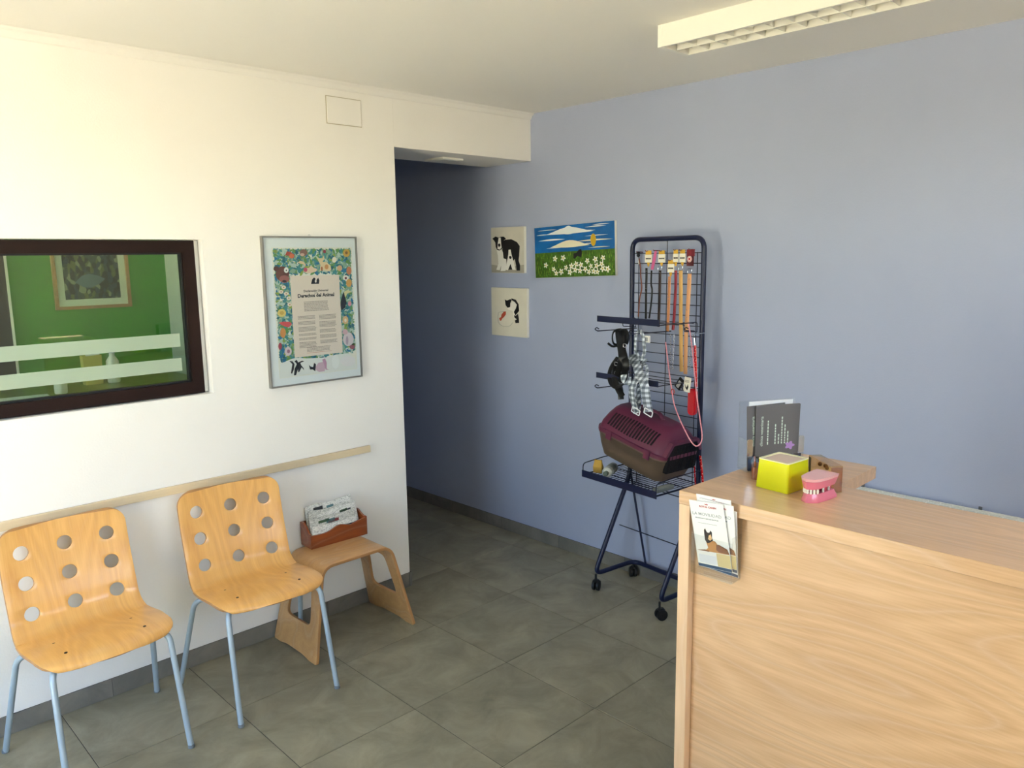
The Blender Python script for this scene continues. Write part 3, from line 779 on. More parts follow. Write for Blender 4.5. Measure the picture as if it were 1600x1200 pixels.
art = tp([(140, 70), (1395, 60)], c44)+tp([(1480, 860), (265, 1020)], c45)
ax0, ax1 = (art[0][0]+art[3][0])/2, (art[1][0]+art[2][0])/2; ay1, ay0 = (art[0][1]+art[1][1])/2, (art[2][1]+art[3][1])/2
b = nb(); box(b, ax0, ax1, ay0, ay1, ZP, ZP+.0006)
sheetp = obj('printed_sheet', b, mat('poster_paper', (236, 234, 222), .7), po)
iw, ih = ax1-ax0, ay1-ay0
LEAF = [mat('leaf_%s' % n_, c_, .7) for n_, c_ in (('teal', (70, 146, 150)), ('deep_teal', (36, 112, 126)), ('blue', (44, 124, 166)), ('green', (104, 156, 84)), ('sage', (140, 176, 150)), ('lime', (146, 172, 74)), ('pale', (186, 208, 196)))]
rn = random.Random(5)
def leaf(cx, cy, L, a, wd=.34):
    pts = []
    for t, ww in ((0, 0), (.25, .8), (.5, 1), (.8, .55), (1, 0)): pts.append((t, ww))
    P_ = [(t*L-L/2, ww*wd*L/2) for t, ww in pts]+[(t*L-L/2, -ww*wd*L/2) for t, ww in pts[-2:0:-1]]
    c, s_ = math.cos(a), math.sin(a); return [(cx+x_*c-y_*s_, cy+x_*s_+y_*c) for x_, y_ in P_]
lv = [[] for _ in LEAF]
for k in range(3600):
    u_, v_ = rn.random(), rn.random()
    if v_ < .135 or (.215 < u_ < .78 and .16 < v_ < .80): continue
    if v_ < .19 and u_ > .55 and rn.random() < .4: continue
    ci = rn.choices(range(7), (5, 2.5, 2, 3, 4, 2 if u_ < .4 else .6, 4))[0]
    L = rn.uniform(.018, .036); cx = max(ax0+L*.6, min(ax1-L*.6, ax0+u_*iw)); cy = min(ay1-L*.6, ay0+v_*ih)
    lv[ci].append(leaf(cx, cy, L, rn.uniform(0, 2*PI), rn.uniform(.35, .6)))
for k, (pl, mm) in enumerate(zip(lv, LEAF)):
    bm = nb()
    for j, p in enumerate(pl):
        z_ = ZP+.0007+.00003*((j*7+k*3) % 23); f = bm.faces.new([bm.verts.new((*q_, z_)) for q_ in p])
    o = obj('leaf_print', bm, mm, po); o['kind'] = 'stuff'
def ps(name, pts, col, cv=c44, z=.0014): return shape(name, [tp(pts, cv)], mat('print_%d_%d_%d' % col, col, .7), po, ZP+z, .0002)
def pe(name, x_, y_, rx, ry, col, cv=c44, z=.0014): return ps(name, circle(x_, y_, rx, 14, ry), col, cv, z)
pe('bear_print', 310, 480, 105, 120, (112, 66, 50)); pe('bear_print', 215, 400, 45, 40, (96, 56, 44)); pe('bear_muzzle', 340, 560, 80, 60, (160, 100, 92), z=.0017); pe('bear_nose', 340, 595, 34, 18, (50, 34, 36), z=.002)
pe('flower_print', 370, 420, 36, 45, (244, 244, 236), z=.0019); pe('flower_eye', 370, 425, 10, 12, (40, 40, 40), z=.0022)
ps('parrot_print', [(350, 190), (380, 125), (440, 140), (500, 180), (490, 230), (440, 240), (410, 195)], (196, 92, 72)); pe('parrot_breast', 455, 200, 40, 36, (226, 120, 72), z=.0017)
pe('monkey_print', 640, 150, 60, 55, (140, 104, 92)); pe('monkey_face', 620, 180, 34, 24, (214, 176, 158), z=.0017)
ps('wild_cat_print', [(850, 200), (880, 235), (935, 235), (960, 190), (965, 250), (935, 290), (1000, 295), (1060, 350), (1075, 410), (1040, 440), (940, 425), (890, 440), (905, 340), (865, 265)], (232, 208, 164)); pe('wild_cat_spots', 1000, 370, 30, 40, (214, 150, 90), z=.0017); pe('wild_cat_spots', 925, 400, 16, 34, (180, 110, 64), z=.0017)
ps('fox_print', [(640, 440), (660, 380), (720, 390), (760, 350), (800, 385), (850, 400), (840, 440), (760, 465), (690, 470)], (234, 206, 178)); pe('blossom_print', 670, 415, 30, 34, (206, 92, 112), z=.0018)
pe('rabbit_print', 1120, 260, 34, 46, (238, 226, 206)); pe('squirrel_print', 1205, 390, 40, 46, (222, 176, 130)); pe('sunflower_print', 1310, 155, 54, 62, (216, 170, 70)); pe('sunflower_eye', 1310, 150, 22, 24, (150, 110, 50), z=.0018)
ps('weasel_print', [(540, 300), (590, 275), (640, 290), (675, 330), (670, 365), (640, 330), (590, 320)], (230, 204, 160)); pe('berry_print', 968, 130, 24, 26, (158, 60, 74))
pe('puppy_print', 1350, 430, 40, 65, (206, 132, 92)); pe('panda_print', 1300, 540, 46, 40, (238, 236, 228)); pe('panda_nose', 1300, 545, 18, 20, (120, 50, 60), z=.0018); pe('lion_print', 1350, 620, 44, 64, (220, 164, 84))
ps('toucan_print', [(1230, 870), (1260, 770), (1320, 745), (1290, 830), (1310, 930), (1290, 1010), (1230, 1050), (1215, 960)], (36, 36, 44)); ps('toucan_beak', [(1270, 760), (1330, 730), (1390, 760), (1320, 790), (1290, 850)], (226, 216, 160), z=.0018); pe('blossom_print', 1360, 945, 26, 40, (222, 150, 160))
for x_, y_ in ((330, 690), (290, 760), (370, 790), (410, 860), (425, 960)): pe('blossom_print', x_, y_, 36, 30, (238, 224, 204)); pe('blossom_eye', x_, y_, 10, 9, (176, 120, 84), z=.0018)
pe('rose_print', 300, 1090, 68, 62, (232, 208, 120)); pe('rose_heart', 300, 1090, 34, 30, (214, 176, 84), z=.0018); pe('rose_print', 1295, 100, 44, 64, (230, 190, 140), c45); pe('rose_heart', 1295, 105, 18, 28, (244, 232, 210), c45, z=.0018)
ps('flamingo_print', [(250, 140), (330, 125), (430, 130), (460, 165), (410, 215), (360, 205), (300, 180)], (222, 90, 92), c45); pe('seahorse_print', 320, 300, 44, 80, (222, 150, 78), c45); pe('blossom_print', 275, 510, 28, 56, (176, 70, 84), c45); pe('fish_print', 400, 590, 56, 70, (226, 206, 210), c45); pe('fish_heart', 405, 590, 24, 30, (170, 120, 140), c45, z=.0018)
pe('walrus_print', 1340, 400, 84, 110, (222, 208, 212), c45); pe('walrus_shade', 1320, 420, 20, 70, (180, 160, 176), c45, z=.0018); pe('walrus_head', 1290, 285, 40, 44, (216, 176, 188), c45, z=.0018); pe('blossom_print', 1400, 520, 44, 34, (160, 90, 100), c45)
ps('ice_print', [(270, 790), (420, 720), (520, 690), (720, 700), (1060, 680), (1140, 640), (1330, 620), (1440, 690), (1478, 850), (1100, 905), (700, 945), (268, 1010)], (232, 234, 230), c45, z=.0012)
ps('penguin_print', [(420, 740), (470, 745), (500, 790), (490, 870), (460, 940), (445, 930), (455, 850), (465, 790)], (34, 32, 36), c45)
ps('penguin_print', [(500, 745), (530, 720), (560, 770), (565, 850), (540, 900), (525, 960), (490, 965), (500, 860), (535, 790)], (28, 28, 30), c45, z=.0018)
ps('penguin_print', [(560, 760), (620, 735), (650, 745), (590, 770), (600, 800), (640, 850), (650, 885), (610, 840), (575, 910), (555, 915)], (44, 42, 46), c45)
ps('otter_print', [(725, 800), (755, 830), (790, 835), (805, 770), (835, 790), (830, 850), (825, 900), (780, 870), (745, 875)], (30, 28, 30), c45)
ps('seal_print', [(830, 830), (870, 770), (940, 755), (985, 800), (970, 900), (880, 910), (835, 880)], (208, 176, 192), c45, z=.0016); ps('seal_print', [(930, 720), (975, 700), (1000, 760), (1000, 860), (1040, 875), (985, 875), (960, 790)], (196, 150, 176), c45, z=.0018)
pe('polar_bear_print', 1140, 750, 58, 110, (240, 242, 240), c45, z=.0016); pe('polar_bear_print', 1330, 740, 120, 80, (236, 232, 234), c45, z=.0016)
# text panel
tpn = tp([(430, 505), (1195, 500)], c44)+tp([(1250, 610), (505, 685)], c45)
bx0, bx1 = (tpn[0][0]+tpn[3][0])/2, (tpn[1][0]+tpn[2][0])/2; by1, by0 = (tpn[0][1]+tpn[1][1])/2, (tpn[2][1]+tpn[3][1])/2
b = nb(); box(b, bx0, bx1, by0, by1, ZP+.0006, ZP+.0024); obj('text_panel', b, mat('panel_cream', (238, 222, 208), .7), po)
ZT = ZP+.0026; tcx = (bx0+bx1)/2
ps('emblem', [(755, 638), (775, 560), (805, 535), (828, 560), (812, 585), (830, 610), (850, 560), (868, 540), (885, 580), (880, 635)], (28, 26, 26), z=.0025)
pe('emblem_light', 828, 596, 14, 20, (240, 226, 214), z=.0029)
y1_ = on_plane(MP, *c44(820, 742), ZP)[1]; y2_ = on_plane(MP, *c44(820, 777), ZP)[1]; y3_ = on_plane(MP, *c44(820, 815), ZP)[1]
text('heading', 'Declaración Universal', .0145, M_INK, po, tcx, y1_, ZT, bold=.0003); text('heading', 'de los', .008, M_INK, po, tcx, y2_, ZT)
text('heading', 'Derechos del Animal', .0225, M_INK, po, tcx, y3_, ZT, bold=.0008)
M_SMALL = mat('small_print', (150, 138, 128), .7)
def word_rows(cx, y0_, rows, wd, pitch, hgt, parent, z, material=M_SMALL, seed=1, ragged=False):
    r_ = random.Random(seed); polys = []
    for k in range(rows):
        ww = wd*(r_.uniform(.55, 1) if ragged else r_.uniform(.93, 1)); xx = cx-ww/2 if ragged else cx-wd/2; end = xx+ww
        while xx < end-.002:
            l_ = min(r_.uniform(.004, .012)*wd/.12, end-xx); polys.append([(xx, y0_-k*pitch), (xx+l_, y0_-k*pitch), (xx+l_, y0_-k*pitch+hgt), (xx, y0_-k*pitch+hgt)]); xx += l_+.0018*wd/.12
    return shape('small_print', polys, material, parent, z, .0002)
bwid = bx1-bx0
word_rows(tcx, y3_-.030, 7, bwid*.52, .0068, .003, po, ZT-.0002, seed=4)
for s_ in (-1, 1):
    yy = y3_-.095; k = 0
    rr = random.Random(8+s_)
    while yy > by0+.055:
        n_ = rr.choice((2, 3, 3, 4, 5)); word_rows(tcx+s_*bwid*.215, yy, n_, bwid*.36, .0058, .0028, po, ZT-.0002, seed=20+k+s_*50); yy -= n_*.0058+.008; k += 1
word_rows(tcx, by0+.038, 4, bwid*.5, .0058, .0026, po, ZT-.0002, seed=77)
b = nb(); box(b, tcx-bwid*.26, tcx+bwid*.26, by0+.014, by0+.0155, ZT-.0002, ZT); obj('red_rule', b, mat('rule_red', (196, 120, 100), .7), po)
b = nb(); box(b, -pw/2+fw+.0003, pw/2-fw-.0003, -ph/2+fw+.0003, ph/2-fw-.0003, .0185, .0195); obj('glazing', b, clear('poster_glass', (248, 250, 250), 0.0), po)
b = nb(); tube(b, [(-.004, ph/2, .004), (-.004, ph/2+.008, .003), (.004, ph/2+.008, .003), (.004, ph/2, .004)], .0008, 5); obj('hanger', b, M_CHROME, po)

# ================================================================== RECEPTION COUNTER
CZ = 1.135; CX = -.677; CY = -2.148; CYE = -4.1
ct = thing('reception_counter', 'oak laminate reception counter with a narrow raised ledge', 'counter', (CX, CY, 0))
LD = .325     # ledge depth
bm = nb(); pl = [(0, CYE-CY), (LD, CYE-CY), (LD, -.285), (.588, -.285), (.588, -.02), (0, 0)]
prism(bm, pl, CZ-.036, CZ)
bmesh.ops.bevel(bm, geom=[e for e in bm.edges], offset=.0012, segments=1, affect='EDGES')
obj('ledge_top', bm, M_OAK, ct)
b = rbox(0.001, LD, -.034, -.001, 0, CZ-.0365, .001); obj('end_panel', b, M_OAKZ, ct)
b = rbox(.026, .045, CYE-CY+.002, -.0345, 0.0005, CZ-.0365, .001); obj('front_panel', b, M_OAK, ct)
b = rbox(.046, .60, CYE-CY+.002, -.30, .70, .735, .002); obj('desk_top', b, M_OAK, ct)
b = rbox(.05, .58, CYE-CY+.002, CYE-CY+.036, 0, .6995, .001); obj('desk_side', b, M_OAKX, ct)
b = rbox(.05, .58, -.337, -.303, 0, .6995, .001); obj('desk_side', b, M_OAKX, ct)

# yellow pot
pot = thing('ceramic_pot', 'glossy lime yellow square ceramic pot on the counter ledge', 'pot', (-.462, -2.331, CZ), math.radians(-6))
M_LIME = mat('lime_glaze', (222, 226, 20), .18, coat=.6)
prof = [(.104, .096, 0.0004, .005), (.106, .098, .003, .006), (.097, .090, .074, .006), (.098, .091, .0775, .006)]
b = nb(); loft(b, [[(x_, y_, z_) for x_, y_ in rrect(w_, d_, r_, 4)] for w_, d_, z_, r_ in prof], True, False); body = obj('body', b, M_LIME, pot, True)
inn = rrect(.084, .077, .004, 4); out = rrect(.098, .091, .006, 4)
b = nb(); ring_prism(b, out, inn, .0776, .0800); obj('rim', b, mat('cream_glaze', (240, 236, 196), .25), pot)
b = nb(); loft(b, [[(x_, y_, z_) for x_, y_ in rrect(.084-d_, .077-d_, .004, 4)] for d_, z_ in ((0, .0776), (.006, .070))], True, True); obj('fill', b, mat('pot_inside', (206, 186, 176), .7), pot)

# brochure holder facing the waiting area
hn = Vector((-.5, -.87, 0)).normalized(); hr = Vector((-hn.y, hn.x, 0))*-1
hr = Vector((.87, -.5, 0)).normalized()
hw_ = .184
o_ = Vector((-.405, -2.193, CZ))+hr*(hw_/2)
MH = wallplane(o_, hr, (0, 0, 1), hn)        # x right, y up, z towards the viewer; z = 0 is the front lip
bh = thing('brochure_holder', 'clear acrylic brochure holder on the counter behind the yellow pot', 'brochure holder', mtx=MH)
def plate(name, x0, x1, y0, y1, z0, z1, m_, par): b = nb(); box(b, x0, x1, y0, y1, z0, z1); return obj(name, b, m_, par)
plate('back_plate', -hw_/2, hw_/2, .001, .20, -.052, -.0495, M_ACRYL, bh)
plate('base_plate', -hw_/2, hw_/2, .0004, .003, -.0494, -.0026, M_ACRYL, bh)
for sx in (-1, 1):
    plate('side_plate', sx*hw_/2-(.0025 if sx > 0 else 0), sx*hw_/2+(.0025 if sx < 0 else 0), .0031, .095, -.0494, -.0026, M_ACRYL, bh)
    b = nb(); prism(b, rrect(.018, .05, .006, 4, sx*(hw_/2-.009), .072), -.0025, .0); obj('front_tab', b, clear('acrylic_tab', (250, 252, 253), .38, .12), bh)
plate('front_lip', -hw_/2, hw_/2, .0004, .046, -.0025, 0, M_ACRYL, bh)
plate('inside_card', -hw_/2+.006, hw_/2-.006, .004, .044, -.0048, -.0042, speckle('holder_print', [(36, 60, 96), (60, 90, 130), (24, 34, 52), (140, 176, 200)], 60, .4), bh)
M_BRO = mat('grey_leaflet', (98, 98, 100), .35, coat=.2); M_BTX = mat('pale_green_print', (206, 226, 212), .6)
bro = [(.006, -.006, 0, .140, .188, 'dark grey clinic brochure at the front of the clear holder'), (-.022, -.012, 2.2, .122, .187, 'dark grey brochure tilted behind the front one in the clear holder'),
       (.018, -.018, -1, .132, .184, 'dark grey brochure set to the right at the middle of the clear holder'), (-.004, -.026, 0, .142, .197, 'white brochure standing at the back of the clear holder')]
for i, (bx_, bz_, tl_, bw_, bhh, lab) in enumerate(bro):
    mm = MH @ Matrix.Translation((bx_, .0038+bw_/2*math.sin(math.radians(abs(tl_))), bz_)) @ Matrix.Rotation(math.radians(tl_), 4, 'Z')
    t = thing('brochure', lab, 'brochure', mtx=mm, group='brochures in the clear holder')
    plate('folded_sheet', -bw_/2, bw_/2, 0, bhh, -.0018, 0, M_PAPER if i == 3 else M_BRO, t)
    if i < 3:
        xs = -bw_/2+.020
        text('brochure_title', 'clínica veterinaria', .0125, M_BTX, t, xs, bhh*.60, .0003, 'CENTER', PI/2)
        if i == 0:
            rr = random.Random(2)
            for k, (xo, l_) in enumerate(((.038, .07), (.062, .058), (.073, .026), (.083, .078), (.093, .05), (.103, .036))):
                polys = []; yy = bhh*.60-.040
                end = yy+l_
                while yy < end: 
                    q_ = rr.uniform(.004, .009); polys.append([(-bw_/2+xo, yy), (-bw_/2+xo+.0035, yy), (-bw_/2+xo+.0035, yy+q_), (-bw_/2+xo, yy+q_)]); yy += q_+.0022
                shape('small_print', polys, M_BTX, t, .0002, .0002)
            shape('purple_flower', [[(bw_/2-.028+.017*math.cos(a)*(.8+.2*math.cos(5*a)), .066+.013*math.sin(a)*(.8+.2*math.cos(5*a))) for a in [2*PI*k/30 for k in range(30)]]], mat('orchid_purple', (168, 132, 196), .5), t, .0002)

# brown wooden card stand half hidden by the pot
cs = thing('card_stand', 'small brown wooden card stand behind the yellow pot', 'card stand', (-.420, -2.236, CZ), math.radians(30))
b = nb(); loft(b, [[(x_, y_, z_) for x_, y_ in rrect(.07-z_*.2, .034, .008, 4)] for z_ in (.0004, .02, .034)]); obj('block', b, M_CHERRY, cs, True)
b = rbox(-.03, .03, .006, .012, .0345, .052, .002); obj('back_rest', b, M_CHERRY, cs)

# amber block with embedded pieces
ab = thing('resin_block', 'amber transparent block with embedded dental pieces behind the pink jaw', 'dental model', (-.383, -2.41, CZ), math.atan2(-.104, -.086))
M_AMB = clear('amber_resin', (247, 234, 206), .05)
b = rbox(-.062, .062, -.017, .017, .0004, .072, .002); obj('block', b, M_AMB, ab)
rr = random.Random(4); M_SPOT = mat('spot_brown', (122, 84, 48), .5)
for q_, (xx, zz, r_) in enumerate(((-.022, .056, .006), (-.002, .056, .006), (.018, .055, .005), (.045, .046, .005), (.03, .03, .005), (.0, .036, .005), (-.03, .034, .005), (-.04, .018, .005), (.02, .014, .005))):
    b = nb(); bmesh.ops.create_icosphere(b, subdivisions=2, radius=r_, matrix=Matrix.Translation((xx, -.004+.006*(q_ % 2), zz))); obj('embedded_tooth', b, M_SPOT, ab, True)
b = nb(); box(b, .0622, .0630, -.015, .015, .004, .068); obj('gilt_edge', b, clear('gilt', (226, 188, 112), .06), ab)
b = nb(); box(b, -.060, -.047, -.0176, -.0172, .02, .068); obj('dark_label', b, mat('label_grey', (96, 92, 74), .6), ab)

# pink dental jaw
jw = thing('dental_jaw', 'pink and white animal jaw model on the counter ledge', 'dental model', (-.502, -2.442, CZ), math.radians(-4))
M_PINK = mat('pink_gum', (226, 120, 140), .22, coat=.5); M_TOOTH = mat('tooth', (244, 240, 226), .25)
def usec(z, L_, wd, tip):   # U-shaped plan, tip at -x
    return [(L_/2, wd/2, z), (L_*.1, wd/2, z), (-L_*.28, wd*.42, z), (-L_*.42, wd*.28*tip, z), (-L_/2, 0, z), (-L_*.42, -wd*.28*tip, z), (-L_*.28, -wd*.42, z), (L_*.1, -wd/2, z), (L_/2, -wd/2, z)]
b = nb(); loft(b, [usec(.0004, .104, .056, 1), usec(.006, .104, .056, 1), usec(.016, .094, .05, 1), usec(.022, .09, .046, 1)]); obj('lower_gum', b, M_PINK, jw, True)
b = nb(); loft(b, [usec(.034, .096, .046, 1), usec(.042, .102, .050, 1), usec(.054, .108, .056, 1)]); obj('upper_gum', b, M_PINK, jw, True)
b = nb(); loft(b, [usec(.0545, .106, .057, 1), usec(.062, .110, .060, 1)]); obj('clear_top', b, mat('clear_pink', (238, 176, 178), .12, coat=.5), jw, True)
b = rbox(.0, .046, -.016, .016, .0215, .0345, .002); obj('hinge_block', b, mat('deep_gum', (176, 40, 66), .3, coat=.4), jw)
for up in (0, 1):
    for k in range(11):
        t_ = k/10; a_ = -1.9+3.8*t_
        xx, yy = -.016-.027*math.cos(a_)+(0 if abs(a_) < 1.2 else (abs(a_)-1.2)*.045), .0195*math.sin(max(-1.4, min(1.4, a_)))
        big = abs(abs(a_)-.95) < .2; hh = .013 if big else .0085
        b = nb(); secs = []
        for r_, z_ in ((.0026, 0), (.0032, .35), (.0022, .75), (.0005, 1)):
            z2 = (.0222+hh*z_) if not up else (.0338-hh*z_)
            secs.append([(xx+r_*math.cos(2*PI*j/6), yy+r_*math.sin(2*PI*j/6), z2) for j in range(6)])
        loft(b, secs); obj('tooth', b, M_TOOTH, jw, True)

# leaflets in a clear pocket on the counter front
LX = CX+.026
ML = wallplane((LX-.0005, -2.260, .950), (0, -1, 0), (0, 0, 1), (-1, 0, 0))
lh = thing('leaflet_pocket', 'clear wall pocket for leaflets fixed to the counter front', 'leaflet holder', mtx=ML)
plate('back_plate', -.058, .062, -.02, .145, 0, .0022, M_ACRYL, lh)
plate('front_plate', -.058, .062, -.02, .085, .0445, .0467, M_ACRYL, lh)
plate('base_plate', -.058, .062, -.0225, -.0202, 0, .0467, M_ACRYL, lh)
for sx in (-.058, .0598): plate('side_plate', sx, sx+.0022, -.02, .10, .0023, .0444, M_ACRYL, lh)
M_BLUEB = mat('leaflet_blue', (38, 74, 110), .5); M_SAND = mat('leaflet_sand', (226, 206, 150), .6); M_RED = mat('logo_red', (178, 40, 56), .6); M_GREYT = mat('title_grey', (170, 178, 184), .6)
M_TAN = mat('dog_tan', (204, 146, 84), .6); M_DOGB = mat('dog_black', (54, 46, 44), .6); M_BRN = mat('dog_brown', (140, 92, 60), .6)
def leaflet(dx, dy, dz, tilt, lab, full):
    mm = ML @ Matrix.Translation((dx, dy, dz)) @ Matrix.Rotation(math.radians(9), 4, 'X') @ Matrix.Rotation(math.radians(tilt), 4, 'Z') @ Matrix.Diagonal((1, .915, 1, 1))
    t = thing('leaflet', lab, 'leaflet', mtx=mm, group='leaflets in the counter pocket')
    plate('folded_sheet', -.05, .05, 0, .205, 0, .0016, M_PAPER, t)
    z = .0017
    plate('blue_band', -.05, .05, .001, .010, z, z+.0002, M_BLUEB, t)
    if full:
        plate('sand_panel', .010, .0495, .011, .052, z, z+.0002, M_SAND, t)
        plate('pale_panel', -.044, .008, .014, .040, z, z+.0002, mat('pale_panel', (226, 230, 240), .6), t)
        text('brand', 'ROYAL CANIN', .0075, M_RED, t, .004, .190, z, sx=1, bold=.0002)
        b = nb(); prism(b, [(-.003, .1965), (.005, .1965), (.0065, .1995), (.003, .198), (.001, .2005), (-.001, .198), (-.0045, .1995)], z, z+.0002); obj('crown_mark', b, M_RED, t)
        text('title', 'LA MOVILIDAD', .0128, M_GREYT, t, -.002, .166, z, bold=.0001)
        word_rows(-.002, .152, 1, .072, .006, .0032, t, z, M_GREYT, 3); word_rows(-.002, .138, 1, .06, .006, .0014, t, z, M_GREYT, 4)
        shape('dog_body', [[(-.044, .052), (-.02, .056), (-.012, .064), (-.016, .085), (-.006, .09), (.012, .088), (.02, .075), (.045, .068), (.049, .054), (.0, .053)]], M_TAN, t, z)
        shape('dog_saddle', [[(.014, .078), (.022, .080), (.045, .070), (.049, .056), (.02, .056), (.012, .062)]], M_BRN, t, z+.0003)
        shape('dog_head', [[(-.018, .088), (-.017, .118), (-.013, .124), (-.009, .112), (-.002, .112), (.003, .120), (.006, .114), (.004, .098), (.006, .09), (-.004, .082), (-.012, .078)]], M_DOGB, t, z+.0004)
        shape('dog_cheek', [[(-.004, .104), (.002, .108), (.004, .094), (-.002, .088), (-.008, .092)]], mat('dog_cream', (226, 190, 140), .6), t, z+.0007)
        shape('dog_forelegs', [[(-.046, .052), (-.022, .057), (-.010, .056), (-.010, .052)]], M_BRN, t, z+.0005)
    return t
leaflet(.008, -.016, .0045, -2, 'leaflet with a red logo hanging low at the back of the counter pocket', False)
leaflet(.006, .008, .0085, 2, 'white leaflet standing highest in the counter pocket', True)
leaflet(.010, -.002, .0130, 0, 'white leaflet set to the right in the counter pocket', True)
fl_ = leaflet(.000, -.006, .0180, 5, 'front leaflet with a sitting shepherd dog in the counter pocket', True)

# ================================================================== DISPLAY RACK
RA = math.radians(6.5)
U = Vector((-math.sin(RA), -math.cos(RA), 0)); V = Vector((-math.cos(RA), math.sin(RA), 0))
RO = Vector((.862, -1.03, 0))
MR = wallplane(RO, U, (0, 0, 1), V)                       # flat frame: x along the rack, y up, z forward
RM = Matrix((U, -V, Vector((0, 0, 1)))).transposed().to_4x4(); RM.translation = RO   # x along, y back, z up
rk = thing('display_rack', 'navy wire display rack on castors against the blue wall', 'display rack', mtx=RM)
RT = 1.832; PH = .228
path = [(-.235, .045, .092), (-.24, -.25, .092), (-PH, 0, .60), (-PH, 0, RT), (PH, 0, RT), (PH, 0, .60), (.205, -.245, .092), (.20, .045, .092)]
loop = fillet([(0, .045, .092)]+path+[(0, .045, .092)], .055, 7)
b = nb(); tube(b, loop[:-1], .0125, 10, closed=True); obj('tube_frame', b, M_NAVY, rk, True)
for sx in (-1, 1):
    b = nb(); tube(b, [(sx*PH, .004, .60), (sx*.14-.01, .045, .10)], .006, 8); obj('rear_strut', b, M_NAVY, rk, True)
for (p, q_) in (((-.222, .008, .545), (.222, .008, .545)), ((-.226, -.08, .33), (.21, -.08, .33))):
    b = nb(); tube(b, [p, q_], .003, 6); obj('cross_wire', b, M_WIRE, rk, True)
k = 0; z_ = 1.762
while z_ > .66:
    b = nb(); tube(b, [(-PH, .0, z_), (PH, .0, z_)], .0021, 6); obj('grid_wire', b, M_WIRE, rk, True); z_ -= .0497
for xx in (-.187, 0, .187):
    b = nb(); tube(b, [(xx, .0045, RT-.004 if xx == 0 else 1.765), (xx, .0045, .56)], .0021, 6); obj('grid_wire', b, M_WIRE, rk, True)
for (cx, cy, a_) in ((-.235, -.245, .5), (-.235, .040, 1.0), (.205, -.240, -.4), (.195, .040, .9)):
    b = nb(); tube(b, [(cx, cy, .092), (cx, cy, .06)], .006, 8); stem = obj('castor', b, M_BLACK, rk, True)
    ca, sa_ = math.cos(a_), math.sin(a_)
    for s_ in (-1, 1):
        b = nb(); ax = Vector((ca, sa_, 0)); ctr = Vector((cx-sa_*.008, cy+ca*.008, .0278))
        tube(b, [ctr+ax*(s_*.004), ctr+ax*(s_*.006), ctr+ax*(s_*.018), ctr+ax*(s_*.020)], [.022, .0275, .0275, .022], 16); obj('wheel', b, M_BLACK, stem, True)
    b = nb(); tube(b, [(cx-sa_*.008, cy+ca*.008, .060), (cx-sa_*.008, cy+ca*.008, .050)], [.012, .021], 10); obj('hood', b, M_BLACK, stem, True)
# hanging shelves: a navy front plate held by wires
def shelf(zc, u0, u1, d, hgt):
    sh = rbox(u0, u1, -d-.002, -d, zc-hgt/2, zc+hgt/2, .0006); f_ = obj('shelf_front', sh, M_NAVY, rk)
    for xx in (u0+.004, u1-.004):
        b = nb(); tube(b, fillet([(xx, -d+.002, zc-hgt/2+.004), (xx, -.004, zc-.012), (xx, -.004, zc-.06)], .012, 4), .0022, 6); obj('shelf_arm', b, M_WIRE, f_, True)
        b = nb(); tube(b, fillet([(xx, -.006, zc-.058), (xx, -.10, zc-.05), (xx, -.10, zc-.016)], .012, 4), .0022, 6); obj('shelf_brace', b, M_WIRE, f_, True)
    for yy in (-.03, -.10):
        b = nb(); tube(b, [(u0+.004, yy, zc-.016), (u1-.004, yy, zc-.016)], .002, 6); obj('shelf_wire', b, M_WIRE, f_, True)
shelf(1.447, -.2, .205, .275, .030)
shelf(1.165, -.205, .205, .275, .028)
for zz, uu in ((1.386, -.19), (1.10, -.19), (1.395, .185), (1.105, .155), (1.386, on_plane(MR, 1001, 520, .22)[0])):
    ln = .285 if uu < .1 else .06
    ptsr = [(uu, -.003, zz-.004), (uu, -ln+.03, zz), (uu, -ln, zz+.003), (uu-.006, -ln-.008, zz+.010), (uu-.004, -ln, zz+.017), (uu, -ln+.012, zz+.010)]
    b = nb(); tube(b, spline(ptsr, 4), .0026, 6); obj('hook', b, M_WIRE, rk, True)
# basket
BZ = .655
fb = obj('basket_front', rbox(-.255, .25, -.328, -.325, BZ-.018, BZ+.018, .0008), M_NAVY, rk)
for sx in (-.25, .245):
    b = nb(); tube(b, fillet([(sx, -.324, BZ), (sx, -.324, BZ+.052), (sx, -.18, BZ+.062), (sx, -.006, BZ+.062), (sx, -.006, BZ)], .02, 4), .0026, 6); obj('basket_side_rail', b, M_WIRE, rk, True)
    b = nb(); tube(b, [(sx, -.324, BZ-.006), (sx, -.004, BZ-.006)], .004, 6); obj('basket_side_rail', b, M_WIRE, rk, True)
for k in range(22):
    xx = -.24+.48*k/21
    b = nb(); tube(b, [(xx, -.324, BZ-.004), (xx, -.004, BZ-.004)], .0016, 5); obj('basket_wire', b, M_WIRE, rk)
for yy in (-.22, -.11, -.006):
    b = nb(); tube(b, [(-.25, yy, BZ-.008), (.245, yy, BZ-.008)], .0024, 5); obj('basket_cross_wire', b, M_WIRE, rk)

